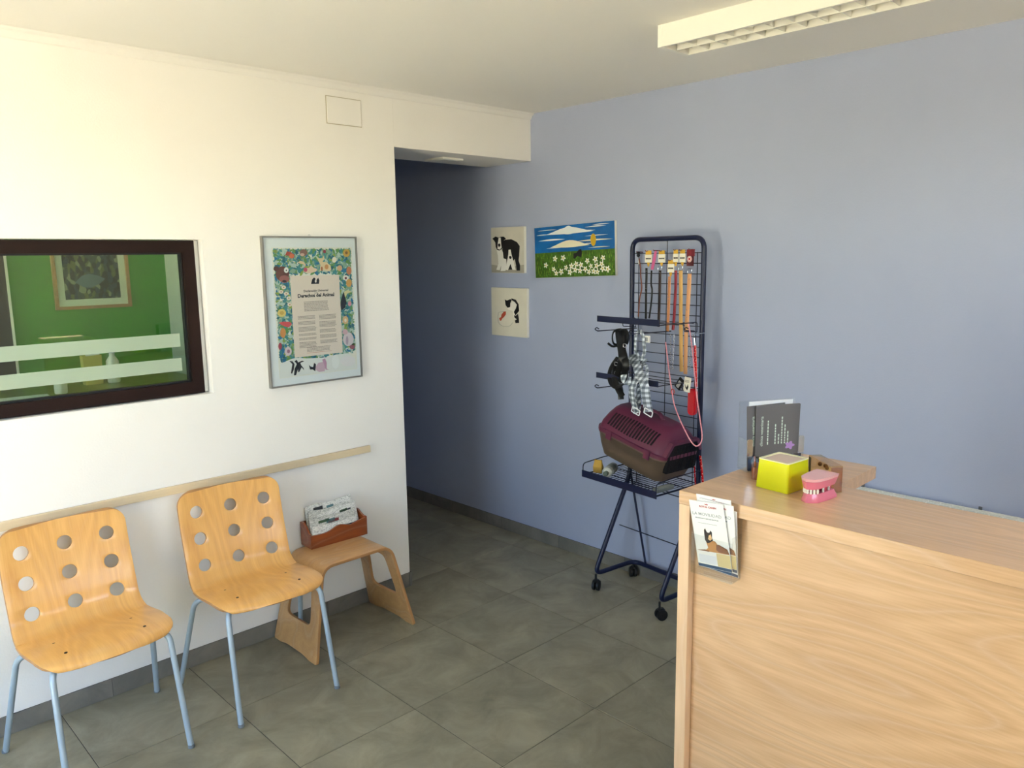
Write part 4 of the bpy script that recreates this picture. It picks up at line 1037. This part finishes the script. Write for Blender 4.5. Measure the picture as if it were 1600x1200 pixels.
# ---- pet carrier
TIL = math.radians(11.5)
cc = RM @ Vector((.016, -.166, 0))
CM = Matrix.Translation((cc.x, cc.y, .732)) @ RM.to_3x3().to_4x4() @ Matrix.Rotation(TIL, 4, 'Y') @ Matrix.Diagonal((1.06, 1.03, 1.0, 1))
pc = thing('pet_carrier', 'burgundy and taupe plastic pet carrier lying tilted in the rack basket', 'pet carrier', mtx=CM)
M_BURG = mat('burgundy_plastic', (96, 36, 62), .42, bump=.1, bscale=300); M_TAUPE = mat('taupe_plastic', (98, 82, 68), .5, bump=.1, bscale=300)
def rsec(z, L_, wd, r, cx=0): return [(x_+cx, y_, z) for x_, y_ in rrect(L_, wd, r, 6)]
b = nb(); loft(b, [rsec(-.0, .36, .20, .04), rsec(.004, .372, .212, .045), rsec(.06, .40, .25, .05), rsec(.118, .425, .275, .055), rsec(.122, .432, .284, .058), rsec(.130, .432, .284, .058)]); obj('tub', b, M_TAUPE, pc, True)
b = nb(); loft(b, [rsec(.1305, .438, .288, .060), rsec(.148, .438, .288, .060), rsec(.150, .424, .274, .055), rsec(.175, .416, .262, .055), rsec(.215, .385, .21, .05, -.002), rsec(.245, .352, .155, .045, -.006), rsec(.258, .325, .12, .04, -.008), rsec(.262, .29, .09, .03, -.01)]); lid = obj('lid', b, M_BURG, pc, True)
M_SLOT = mat('slot_shade', (14, 10, 12), .9)  # near-black pieces carry the shade inside the carrier's holes as colour
for s_ in (-1, 1):
    for k in range(16):
        xx = -.145+.27*k/15; z0_, z1_ = .168+.0012*abs(k-7.5), .238-.0008*abs(k-7)
        def sy(z): 
            pts = ((.150, .137), (.175, .131), (.215, .105), (.245, .0775))
            for (a1_, b1), (a2, b2) in zip(pts, pts[1:]):
                if z <= a2: return b1+(b2-b1)*(z-a1_)/(a2-a1_)
            return b2
        sh = .016
        b = nb(); A = [(xx, s_*(sy(z0_)+.0026), z0_), (xx+.0088, s_*(sy(z0_)+.0026), z0_), (xx+.0088+sh*.6, s_*(sy(z1_)+.0026), z1_), (xx+sh*.6, s_*(sy(z1_)+.0026), z1_)]
        zm = .215; A = A[:2]+[(xx+.0088+sh*.4, s_*(sy(zm)+.0026), zm)]+A[2:]+[(xx+sh*.4, s_*(sy(zm)+.0026), zm)]
        B = [(p[0], p[1]-s_*.006, p[2]) for p in A]; loft(b, [A, B]); obj('vent_slot', b, M_SLOT, lid)
# door end (+x) : shade of the opening as a dark block, with a grille
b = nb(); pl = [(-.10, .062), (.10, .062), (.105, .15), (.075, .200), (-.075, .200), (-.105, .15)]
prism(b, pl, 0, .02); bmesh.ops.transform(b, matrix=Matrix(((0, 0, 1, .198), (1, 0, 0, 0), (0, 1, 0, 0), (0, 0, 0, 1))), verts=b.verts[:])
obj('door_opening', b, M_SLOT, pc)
b = nb(); hood = [(-.125, .150), (-.09, .213), (.09, .213), (.125, .150), (.108, .150), (.078, .201), (-.078, .201), (-.108, .150)]
prism(b, hood, .0, .024); bmesh.ops.transform(b, matrix=Matrix(((0, 0, 1, .196), (1, 0, 0, 0), (0, 1, 0, 0), (0, 0, 0, 1))), verts=b.verts[:]); obj('door_hood', b, M_BURG, pc)
for k in range(7):
    yy = -.085+.17*k/6; b = nb(); tube(b, [(.2195, yy, .068), (.2195, yy*.85, .188)], .0018, 5); obj('door_bar', b, M_BLACK, pc)
for xx in (-.13, .11):
    b = rbox(xx, xx+.034, -.1475, -.1435, .108, .155, .001); obj('side_clip', b, M_BURG, pc)
b = nb(); tube(b, fillet([(-.09, 0, .262), (-.07, 0, .285), (.05, 0, .285), (.07, 0, .262)], .02, 4), .008, 8, flat=(.005, .014, (0, 0, 1))); obj('carry_handle', b, M_BURG, pc, True)
b = nb(); box(b, -.05, .03, -.0665, -.064, .250, .2535); obj('handle_slot', b, M_SLOT, lid)

# ---- small goods under and beside the carrier
def rl(x_, y_, z_): return RM @ Vector((x_, y_, z_))
p = rl(-.135, -.245, BZ)
cn = thing('spray_can', 'pale grey can lying under the raised end of the pet carrier', 'can', mtx=Matrix.Translation((p.x, p.y, BZ+.0258)) @ RM.to_3x3().to_4x4() @ Matrix.Rotation(math.radians(-62), 4, 'Z') @ Matrix.Rotation(PI/2, 4, 'Y'))
b = nb(); lathe(b, [(.021, -.06), (.0265, -.056), (.0265, .05), (.020, .058), (.012, .06)], 18); obj('can_body', b, mat('pale_can', (196, 198, 188), .35, .2), cn, True)
b = nb(); lathe(b, [(.013, .0602), (.013, .075), (.010, .078)], 14); obj('cap', b, mat('green_grey_cap', (92, 102, 88), .5), cn, True)
b = nb(); lathe(b, [(.0268, -.035), (.0268, .02)], 18); obj('label_band', b, mat('can_label', (150, 156, 140), .5), cn, True)
p = rl(-.215, -.25, BZ)
tr_ = thing('treat_packet', 'mustard paper packet at the far end of the rack basket', 'packet', mtx=Matrix.Translation((p.x, p.y, BZ-.0018)) @ RM.to_3x3().to_4x4() @ Matrix.Rotation(.4, 4, 'Z'))
b = nb(); loft(b, [[(-.022, -.012, 0), (.022, -.012, 0), (.022, .012, 0), (-.022, .012, 0)], [(-.024, -.013, .03), (.024, -.013, .03), (.024, .013, .03), (-.024, .013, .03)], [(-.020, -.003, .058), (.020, -.003, .058), (.020, .003, .058), (-.020, .003, .058)]]); obj('paper_bag', b, mat('mustard_paper', (186, 148, 62), .7), tr_)
b = nb(); box(b, -.020, .020, -.0035, .0035, .0582, .066); obj('folded_top', b, mat('mustard_paper', (186, 148, 62), .7), tr_)
p = rl(.215, -.25, BZ)
gp = thing('grey_packet', 'flat grey packet at the door end of the pet carrier in the basket', 'packet', mtx=Matrix.Translation((p.x, p.y, BZ-.0018)) @ RM.to_3x3().to_4x4())
b = rbox(-.016, .016, -.05, .07, 0, .022, .006, 3); obj('wrapper', b, mat('grey_wrapper', (124, 128, 122), .4), gp, True)
b = nb(); box(b, -.012, .012, -.03, .05, .0221, .0226); obj('printed_face', b, mat('wrapper_print', (168, 172, 164), .5), gp)

# ---- goods hanging on the grid
c4 = lambda x, y: (920+x/7.5, 360+y/7.5); c6 = lambda x, y: (900+x/3.635, 350+y/3.635)
def rp(px, py, d):
    u_, z = on_plane(MR, px, py, d); return Vector((u_, -d, z))      # rack coordinates (x along, y back, z up)
def strap(name, pts, w_, t_, material, parent, org, n=6):
    b = nb(); pp = spline([Vector(p)-org for p in pts], n); tube(b, pp, 1, 8, flat=(w_/2, t_/2, (1, 0, 0))); return obj(name, b, material, parent, True)
def hanging(name, label, cat, px, py, d, group=None):
    o_ = rp(px, py, d); mm = RM @ Matrix.Translation(o_)
    t = thing(name, label, cat, mtx=mm, group=group); return t, o_
M_CARD = mat('card_white', (238, 234, 218), .6); M_YEL = mat('card_yellow', (222, 174, 60), .6)
M_L = {k: mat('leather_'+k, c, .45) for k, c in dict(brown=(120, 62, 42), black=(24, 22, 22), dark=(44, 26, 24), tan=(196, 132, 86), crimson=(140, 22, 40), honey=(214, 168, 98), biscuit=(218, 160, 112)).items()}
def lead(label, hook, card, pts, w_, m_, cardcol=None, studs=(), buckle=None, d=.03, th=.004, pin=True):
    hx, hy = c4(*hook); t, o_ = hanging('dog_lead', label, 'dog lead', hx, hy, d, 'leads and collars hanging on the rack grid')
    if pin:
        b = nb(); tube(b, spline([(0, d-.003, .002), (0, .0, .004), (0, -.014, .003), (0, -.018, .008)], 3), .0018, 6); obj('hook_pin', b, mat('hook_red', (120, 30, 36), .4), t, True)
    if card:
        q_ = rp(*c4(*card[:2]), d)-o_; cw, ch = card[2]/7.5/309, card[3]/7.5/309
        b = nb(); box(b, q_.x-cw/2, q_.x+cw/2, -.0012, 0, q_.z-ch/2, q_.z+ch/2); cd_ = obj('header_card', b, cardcol or M_CARD, t)
        if cardcol is None:
            b = nb(); box(b, q_.x-cw*.42, q_.x+cw*.42, -.0008, -.0002, q_.z+ch/2+.0005, .006); obj('card_top', b, M_YEL, t)
            b = nb(); prism(b, [(q_.x-.010, q_.z-ch/2-.0005), (q_.x+.010, q_.z-ch/2-.0005), (q_.x+.004, q_.z-ch/2-.02), (q_.x-.004, q_.z-ch/2-.02)], 0, .0006)
            bmesh.ops.transform(b, matrix=Matrix(((1, 0, 0, 0), (0, 0, 1, -.0006), (0, 1, 0, 0), (0, 0, 0, 1))), verts=b.verts[:]); obj('card_tail', b, M_YEL, t)
            for k in range(4):
                b = nb(); x0_ = q_.x-cw*.38+k*cw*.2; box(b, x0_, x0_+cw*.16, -.0016, -.0012, q_.z-.004, q_.z+.003); obj('card_print', b, M_INK, cd_)
    P3 = [rp(*p, d)-o_ for p in pts]
    strap('strap', P3, w_*(1.4 if w_ < .015 else 1.08), th, M_L[m_], t, Vector((0, .004, 0)))
    for s_ in studs:
        q_ = rp(*s_, d)-o_; b = nb(); bmesh.ops.create_icosphere(b, subdivisions=1, radius=.0028, matrix=Matrix.Translation((q_.x, -.0062, q_.z))); obj('stud', b, M_CHROME, t, True)
    if buckle:
        q_ = rp(*c4(*buckle), d)-o_; b = nb()
        tube(b, [(q_.x+x_, -.006, q_.z+z_) for x_, z_ in rrect(.024, .022, .005, 3)], .0018, 6, closed=True); obj('buckle', b, M_CHROME, t, True)
    return t, o_
A = lambda l: [c4(*p) for p in l]
t, o_ = lead('thin brown cord lead with a black clip, hanging beside the rack post', (590, 262), None, A([(596, 330), (612, 440), (614, 520), (626, 680), (602, 800), (586, 1010)]), .006, 'brown')
q_ = rp(*c4(590, 285), .03)-o_; b = nb(); lathe(b, [(.004, -.012), (.009, -.006), (.007, .004), (.010, .010), (.004, .016)], 10, (q_.x, -.006, q_.z)); obj('black_clip', b, M_BLACK, t, True)
q_ = rp(*c4(592, 372), .03)-o_; b = nb(); box(b, q_.x-.004, q_.x+.004, -.002, -.0008, q_.z-.010, q_.z+.010); obj('white_tag', b, M_CARD, t)
lead('black studded leather lead under a white and yellow card', (690, 250), (700, 330, 104, 88), A([(682, 440), (682, 560), (678, 700), (676, 1035)]), .011, 'black', studs=A([(684, 478), (678, 680), (675, 722)]))
t, o_ = lead('thin braided black lead with a pink tag', (785, 245), None, A([(742, 470), (738, 560), (738, 640), (748, 700), (738, 850), (714, 1030)]), .0075, 'black', th=.006)
pk = [rp(*c4(*p), .03)-o_ for p in ((775, 240), (800, 240), (790, 330), (760, 460), (728, 458), (745, 370))]
b = nb(); prism(b, [(p.x, p.z) for p in pk], .001, .0022); bmesh.ops.transform(b, matrix=Matrix(((1, 0, 0, 0), (0, 0, -1, 0), (0, 1, 0, 0), (0, 0, 0, 1))), verts=b.verts[:]); obj('pink_tag', b, mat('tag_pink', (206, 100, 150), .4), t)
lead('dark brown stitched lead under a cream card, beside the middle grid wire', (855, 250), (855, 328, 104, 92), A([(842, 470), (838, 700), (832, 900), (822, 1130)]), .0125, 'dark', buckle=(842, 440), studs=A([(842, 492)]))
lead('narrow tan lead on the lowest hanging card', (960, 362), (962, 442, 96, 92), A([(952, 540), (948, 700), (940, 950), (930, 1180)]), .013, 'tan', studs=A([(952, 590), (948, 782), (946, 815)]))
lead('crimson rolled leather lead between the tan straps', (1022, 240), (1020, 322, 76, 88), A([(1026, 470), (1026, 620), (1018, 800), (1004, 1050), (992, 1165)]), .0125, 'crimson', studs=A([(1024, 492)]), th=.007, d=.038)
lead('wide honey leather strap with a rounded end reaching below the upper shelf', (1092, 240), (1098, 322, 84, 92), A([(1084, 470), (1086, 700), (1084, 1000)])+[c6(600, 640), c6(600, 760), c6(602, 838)], .021, 'honey', buckle=(1084, 440))
t, o_ = lead('wide biscuit leather strap on a dark red card', (1200, 232), (1196, 262, 110, 76), A([(1188, 500), (1178, 720), (1160, 1010)])+[c6(628, 640), c6(626, 760), c6(624, 852)], .022, 'biscuit', cardcol=mat('card_red', (122, 26, 38), .4), buckle=(1190, 478), studs=A([(1184, 570), (1160, 932), (1160, 1022)]))
q_ = rp(*c4(1190, 352), .03)-o_; b = nb(); box(b, q_.x-.021, q_.x+.021, -.0012, 0, q_.z-.026, q_.z+.021); obj('header_card', b, mat('card_dark_red', (84, 18, 28), .4), t)
q_ = rp(*c4(1182, 336), .03)-o_; b = nb(); lathe(b, [(.0145, 0), (.0145, .0006)], 18); bmesh.ops.transform(b, matrix=Matrix.Translation((q_.x, -.0013, q_.z)) @ Matrix.Rotation(PI/2, 4, 'X'), verts=b.verts[:]); obj('round_logo', b, mat('logo_white', (240, 228, 224), .5), t)
b = nb(); tube(b, [(q_.x+.0115*math.cos(a), -.0022, q_.z+.0115*math.sin(a)) for a in [2*PI*k/16 for k in range(16)]], .0011, 5, closed=True); obj('logo_ring', b, mat('logo_ring', (196, 40, 46), .5), t)
b = nb(); box(b, q_.x-.005, q_.x+.005, -.0024, -.0019, q_.z-.005, q_.z+.006); obj('logo_mark', b, mat('logo_ring', (196, 40, 46), .5), t)

# chains
def chain(label, pa, pb, d, n):
    t, o_ = hanging('chain_collar', label, 'chain', *pa, d, 'steel chain collars on the rack')
    B = rp(*pb, d)-o_
    for k in range(n):
        c_ = B*((k+.5)/n); L_ = B.length/n*1.30; b = nb()
        ax = Vector((1, 0, 0)) if k % 2 else Vector((0, 1, 0))
        tube(b, [c_+Vector((0, 0, 1))*(L_/2*math.sin(a))+ax*(.0032*math.cos(a)) for a in [2*PI*j/8 for j in range(8)]], .0011, 5, closed=True); obj('link', b, M_CHROME, t, True)
    b = nb(); tube(b, [B+Vector((.005*math.cos(a), 0, -.005+.005*math.sin(a))) for a in [2*PI*j/12 for j in range(12)]], .0013, 5, closed=True); obj('end_ring', b, M_CHROME, t, True)
chain('steel choke chain hanging free below the crimson lead', c6(538, 628), c6(534, 825), .05, 16)
chain('steel choke chain with a hooked end beside the honey strap', c6(558, 628), c6(548, 815), .062, 15)
chain('steel chain hanging beside the red dotted lead', c6(652, 655), c6(646, 820), .06, 14)

# red retractable lead with tags
t, o_ = hanging('retractable_lead', 'red retractable lead with a dotted strap beside the rack post', 'dog lead', *c6(672, 640), .075)
M_REDP = mat('red_plastic', (190, 18, 30), .25, coat=.4)
B = rp(*c6(662, 1010), .075)-o_
b = nb(); prism(b, [(B.x+x_, B.z+z_) for x_, z_ in rrect(.046, .128, .020, 6)], -.012, .012); bmesh.ops.transform(b, matrix=Matrix(((1, 0, 0, 0), (0, 0, 1, 0), (0, 1, 0, 0), (0, 0, 0, 1))), verts=b.verts[:])
bmesh.ops.bevel(b, geom=[e for e in b.edges if abs(e.calc_face_angle(0)) > 1], offset=.004, segments=2, affect='EDGES'); obj('case', b, M_REDP, t, True)
S0, S1 = rp(*c6(676, 690), .075)-o_, rp(*c6(682, 925), .075)-o_
strap('strap', [S0, S0*.5+S1*.5+Vector((.001, 0, 0)), S1], .016, .003, M_REDP, t, Vector((0, 0, 0)))
for k in range(15):
    p = S0*(1-(k+.5)/15)+S1*((k+.5)/15); b = nb(); bmesh.ops.create_icosphere(b, subdivisions=1, radius=.0016, matrix=Matrix.Translation((p.x+(.003 if k % 2 else -.003), -.0018, p.z))); obj('white_dot', b, M_CARD, t)
b = nb(); tube(b, spline([(0, .072, .012), (0, 0, .012), (0, -.006, .004), (0, 0, -.006), S0+Vector((0, 0, .002))], 4), .0028, 6); obj('snap_hook', b, M_CHROME, t, True)
def card(nm, c, w_, h_, rot, col, yoff):
    q_ = rp(*c, .075)-o_; b = nb(); prism(b, [(q_.x+x_*math.cos(rot)-z_*math.sin(rot), q_.z+x_*math.sin(rot)+z_*math.cos(rot)) for x_, z_ in rrect(w_, h_, .003, 2)], yoff-.0012, yoff)
    bmesh.ops.transform(b, matrix=Matrix(((1, 0, 0, 0), (0, 0, 1, 0), (0, 1, 0, 0), (0, 0, 0, 1))), verts=b.verts[:]); return obj(nm, b, col, t)
card('black_tag', c6(600, 905), .036, .060, -.6, M_INK, -.014); card('grey_label', c6(596, 908), .018, .036, -.6, mat('label_pale', (196, 196, 192), .6), -.0155)
card('white_tag', c6(646, 910), .040, .072, -.12, M_CARD, -.0175)
q_ = rp(*c6(645, 925), .075)-o_
b = nb(); prism(b, [(q_.x-.012, q_.z+.014), (q_.x-.002, q_.z-.002), (q_.x+.006, q_.z+.016), (q_.x+.009, q_.z+.002), (q_.x+.002, q_.z-.014), (q_.x-.008, q_.z-.004)], -.0197, -.0190); bmesh.ops.transform(b, matrix=Matrix(((1, 0, 0, 0), (0, 0, 1, 0), (0, 1, 0, 0), (0, 0, 0, 1))), verts=b.verts[:]); obj('leaf_mark', b, M_INK, t)
for k in range(3):
    b = nb(); box(b, q_.x-.013, q_.x+.013, -.0197, -.0190, q_.z+.024+k*.004, q_.z+.0258+k*.004); obj('tag_print', b, M_SMALL, t)

# pink cord looped down in front of the carrier
t, o_ = hanging('cord_lead', 'pink and white cord lead looping down in front of the pet carrier door', 'dog lead', 1076, 506, .10)
cp = [(1076, 506, .095), (1081, 540, .12), (1085, 580, .16), (1089, 620, .22), (1094, 655, .28), (1097, 680, .32), (1095, 692, .34), (1088, 697, .35), (1080, 690, .34), (1070, 672, .33), (1060, 650, .32), (1053, 630, .30), (1050, 612, .28), (1046, 585, .22), (1043, 560, .15), (1040, 535, .08)]
b = nb(); tube(b, spline([rp(x_, y_, d_)-o_ for x_, y_, d_ in cp], 6), .0029, 7); obj('cord', b, mat('pink_cord', (226, 150, 160), .5, noise=.3, nscale=260), t, True)
B = rp(1051, 612, .285)-o_
b = nb(); tube(b, [B+Vector((.009*math.cos(a), 0, .012*math.sin(a))) for a in [2*PI*k/16 for k in range(16)]], .0022, 6, closed=True); obj('red_ring', b, mat('ring_red', (170, 62, 50), .4), t, True)
# polka dot lead over the basket rail
t, o_ = hanging('dotted_lead', 'red lead with white dots hung over the basket rail beside the rack post', 'dog lead', 1095, 716, .03)
pth = [rp(1094, 712, .03), rp(1097, 740, .03), rp(1098, 762, .03), rp(1092, 775, .05), rp(1087, 760, .07), rp(1085, 728, .07)]
strap('strap', pth, .015, .003, M_REDP, t, o_)
pp = spline([p-o_ for p in pth], 5)
for k, p in enumerate(pp):
    b = nb(); bmesh.ops.create_icosphere(b, subdivisions=1, radius=.0019, matrix=Matrix.Translation((p.x+(.0035 if k % 2 else -.0035), p.y-.002, p.z))); obj('white_dot', b, M_CARD, t)

# harnesses on the long hook
def harness(name, label, d, hookpx, parts, m_):
    t, o_ = hanging(name, label, 'harness', *hookpx, d)
    for nm, pts, w_, th, dz, d2 in parts:
        n_ = max(1, len(pts)-1)
        P3 = [rp(x_, y_, d+(d2-d)*min(1, i/n_*1.6)+dz*math.sin(PI*i/max(1, len(pts)-1)))-o_ for i, (x_, y_) in enumerate(pts)]
        strap(nm, P3, w_, th, m_, t, Vector((0, 0, 0)), 5)
    return t, o_
c3 = lambda x, y: (920+x/6.664, 480+y/6.664)
H3 = lambda l: [c3(*p) for p in l]
M_NYL = mat('black_nylon', (17, 17, 18), .4)
t, o_ = harness('dog_harness', 'black nylon dog harness hanging from the upper rack hook', .20, c3(330, 240), [
    ('neck_loop', H3([(330, 235), (265, 250), (245, 310), (260, 380), (320, 400), (385, 370), (395, 290), (370, 240), (330, 235)]), .024, .006, .02, 0.2),
    ('chest_strap', H3([(310, 250), (320, 330), (335, 420), (345, 520), (330, 620), (300, 720)]), .036, .006, .03, 0.3),
    ('chest_strap', H3([(365, 250), (355, 340), (350, 430), (370, 520), (385, 600), (370, 700), (330, 780)]), .034, .006, .035, 0.3),
    ('belly_loop', H3([(300, 520), (245, 600), (215, 690), (230, 780), (290, 830), (360, 800), (400, 720), (400, 620), (370, 520)]), .026, .006, .03, 0.3),
    ('side_strap', H3([(290, 560), (270, 650), (265, 740), (300, 840), (350, 930)]), .030, .006, -.02, 0.325),
    ('hanging_strap', H3([(300, 760), (325, 850), (335, 960)]), .028, .006, .01, 0.315),
    ('loose_end', H3([(200, 375), (240, 405), (285, 405), (320, 360)]), .012, .005, .01, 0.2)], M_NYL)
for x_, y_ in ((375, 400), (285, 590), (285, 690)):
    q_ = rp(*c3(x_, y_), .30)-o_; b = nb(); tube(b, [q_+Vector((x2, 0, z2)) for x2, z2 in rrect(.020, .016, .004, 3)], .0018, 6, closed=True); obj('buckle', b, M_CHROME, t, True)
M_PLAID = bpy.data.materials.new('grey_plaid'); M_PLAID.use_nodes = True
nt = M_PLAID.node_tree; pb = nt.nodes['Principled BSDF']; pb.inputs['Roughness'].default_value = .7
tc = nt.nodes.new('ShaderNodeTexCoord'); mx = nt.nodes.new('ShaderNodeMixRGB'); mx.blend_type = 'MULTIPLY'; mx.inputs[0].default_value = 1
for k, dr in enumerate(('X', 'Z')):
    wv = nt.nodes.new('ShaderNodeTexWave'); wv.bands_direction = dr; wv.inputs['Scale'].default_value = 13; nt.links.new(tc.outputs['Object'], wv.inputs[0])
    cr = nt.nodes.new('ShaderNodeValToRGB'); cr.color_ramp.elements[0].position = .45; cr.color_ramp.elements[0].color = srgb(156, 162, 170); cr.color_ramp.elements[1].position = .6; cr.color_ramp.elements[1].color = srgb(236, 240, 244)
    nt.links.new(wv.outputs[0], cr.inputs[0]); nt.links.new(cr.outputs[0], mx.inputs[k+1])
nt.links.new(mx.outputs[0], pb.inputs['Base Color'])
t, o_ = harness('dog_harness', 'grey plaid dog harness hanging in front of the rack grid', .22, c3(530, 250), [
    ('neck_loop', H3([(535, 245), (495, 290), (480, 380), (495, 470), (545, 540), (578, 470), (575, 380), (560, 290), (535, 245)]), .018, .005, .02, 0.22),
    ('cross_strap', H3([(450, 500), (490, 590), (530, 700), (580, 820), (600, 960), (625, 1090)]), .040, .005, .03, 0.315),
    ('cross_strap', H3([(580, 540), (530, 640), (510, 720), (455, 830), (450, 930), (490, 1080)]), .038, .005, .02, 0.315),
    ('side_panel', H3([(445, 520), (390, 610), (372, 700), (385, 760), (440, 770)]), .040, .006, .02, 0.315),
    ('side_strap', H3([(560, 560), (600, 620), (606, 720), (600, 820)]), .014, .005, .01, 0.3),
    ('inner_strap', H3([(520, 820), (515, 930), (510, 1070), (475, 1085)]), .030, .005, -.01, 0.315)], M_PLAID)
q_ = rp(*c3(585, 335), .235)-o_; b = nb(); box(b, q_.x-.016, q_.x+.016, -.005, .004, q_.z-.016, q_.z+.016); obj('white_clip', b, M_PLASTIC, t)
q_ = rp(*c3(585, 335), .235)-o_; b = nb(); box(b, q_.x-.009, q_.x+.009, -.006, -.0051, q_.z-.009, q_.z+.009); obj('clip_inset', b, mat('clip_grey', (150, 154, 158), .5), t)
for x_, y_ in ((625, 1095), (495, 1080)):
    q_ = rp(*c3(x_, y_), .349)-o_; b = nb(); tube(b, [q_+Vector((x2*.95+z2*.3, -.004, z2-x2*.3)) for x2, z2 in rrect(.050, .024, .004, 3)], .0026, 6, closed=True); obj('buckle', b, mat('white_buckle', (232, 236, 240), .3), t, True)

# ================================================================== GREEN ROOM SEEN THROUGH THE INNER WINDOW
p0, p1 = hit(84, 390, 1, GYB-.02), hit(207, 480, 1, GYB-.02)
MG = wallplane(((p0.x+p1.x)/2-.01, GYB-.0004, 1.685), (1, 0, 0), (0, 0, 1), (0, -1, 0))
gp_ = thing('framed_photo', 'wood framed jungle photograph on the green wall behind the window', 'picture', mtx=MG)
gw, gh = .40, .375
for r_ in ((-gw/2, gw/2, gh/2-.018, gh/2), (-gw/2, gw/2, -gh/2, -gh/2+.018), (-gw/2, -gw/2+.018, -gh/2+.018, gh/2-.018), (gw/2-.018, gw/2, -gh/2+.018, gh/2-.018)):
    b = nb(); box(b, r_[0], r_[1], r_[2], r_[3], .0005, .022); obj('frame_bar', b, wood('frame_pine', (196, 150, 100), (160, 112, 70), 'X'), gp_)
b = nb(); box(b, -gw/2+.018, gw/2-.018, -gh/2+.018, gh/2-.018, .002, .010); obj('mat_board', b, mat('mat_board', (226, 230, 214), .8), gp_)
b = nb(); box(b, -gw/2+.055, gw/2-.055, -gh/2+.055, gh/2-.055, .0101, .012); obj('photo_print', b, speckle('jungle_print', [(30, 40, 34), (60, 80, 70), (96, 110, 60), (44, 66, 78), (20, 26, 22), (140, 150, 120)], 34, .4, (1.6, 1, .8)), gp_)
b = nb(); prism(b, leaf(-.01, -.03, .16, .1, .5), .012, .0126); obj('pale_leaf', b, mat('leaf_slate', (96, 120, 130), .5), gp_)
dr = nb(); box(dr, -2.15, -1.40, GYB-.03, GYB-.0005, 0, 2.05)
dro = struct('door_1', dr, mat('dark_door', (34, 34, 40), .5))
b = nb(); box(b, -1.40, -1.388, GYB-.035, GYB-.0005, 0, 2.10); obj('door_jamb', b, M_PLASTIC, dro)
cb = thing('low_cabinet', 'olive cabinet against the green wall behind the window', 'cabinet', (-1.0, 1.59, 0))
b = rbox(-1.2, .425, -.60, 0, .06, 1.06, .003); obj('body', b, mat('olive_laminate', (112, 128, 48), .5), cb)
b = rbox(-1.21, .43, -.62, 0, 1.0605, 1.09, .003); obj('top', b, mat('olive_top', (126, 138, 70), .3), cb)
b = rbox(-1.19, .41, -.57, -.02, 0, .0595, .002); obj('plinth', b, M_BLACK, cb)
for k in range(4):
    d_ = obj('door', rbox(-1.195+k*.404, -1.195+k*.404+.398, -.617, -.6005, .07, 1.055, .002), mat('olive_laminate', (112, 128, 48), .5), cb)
    b = nb(); box(b, -1.195+k*.404+.36, -1.195+k*.404+.37, -.632, -.6175, .8, .95); obj('handle', b, M_CHROME, d_)
TZ = 1.0905
p = hit(95, 606, 1, 1.2)
cup = thing('mug', 'white mug with a spoon on the olive cabinet', 'mug', (p.x, 1.2, TZ))
b = nb(); lathe(b, [(.026, 0), (.03, .003), (.032, .075), (.029, .075), (.027, .008)], 18); obj('body', b, M_PLASTIC, cup, True)
b = nb(); tube(b, [(.005, 0, .0085), (-.012, 0, .12)], .003, 6); obj('spoon', b, M_CHROME, cup, True)
p = hit(35, 622, 1, 1.15)
for k, (a_, lab) in enumerate(((.2, 'topmost white sheet of paper on the olive cabinet'), (-.1, 'white sheet of paper under another on the olive cabinet'))):
    b = nb(); box(b, -.105, .105, -.07, .07, 0, .001); o = tag(obj('paper_sheet', b, M_PAPER), lab, 'paper'); o.location = (p.x+.02*k, 1.15+.03*k, TZ+.0012*(1-k)+.0002); o.rotation_euler.z = a_
p = hit(145, 590, 1, 1.42)
bg = thing('gift_bag', 'pale yellow paper bag on the olive cabinet below the jungle photograph', 'bag', (p.x, 1.42, TZ))
b = nb(); loft(b, [rsec(.0, .09, .06, .004), rsec(.08, .094, .056, .004), rsec(.16, .10, .05, .004)], True, False); obj('bag', b, mat('bag_yellow', (206, 196, 110), .6), bg)
b = nb(); bmesh.ops.create_icosphere(b, subdivisions=2, radius=.034, matrix=Matrix.Translation((.01, 0, .165)) @ Matrix.Diagonal((1.1, .6, .8, 1))); obj('white_tissue', b, M_PAPER, bg, True)
p = hit(178, 590, 1, 1.40)
bt = thing('bottle', 'white bottle with a blue cap on the olive cabinet', 'bottle', (p.x, 1.40, TZ))
b = nb(); lathe(b, [(.03, 0), (.033, .004), (.033, .12), (.014, .15), (.014, .165)], 18); obj('body', b, M_PLASTIC, bt, True)
b = nb(); lathe(b, [(.018, .1655), (.018, .195), (.012, .2)], 16); obj('cap', b, mat('cap_blue', (50, 96, 150), .4), bt, True)
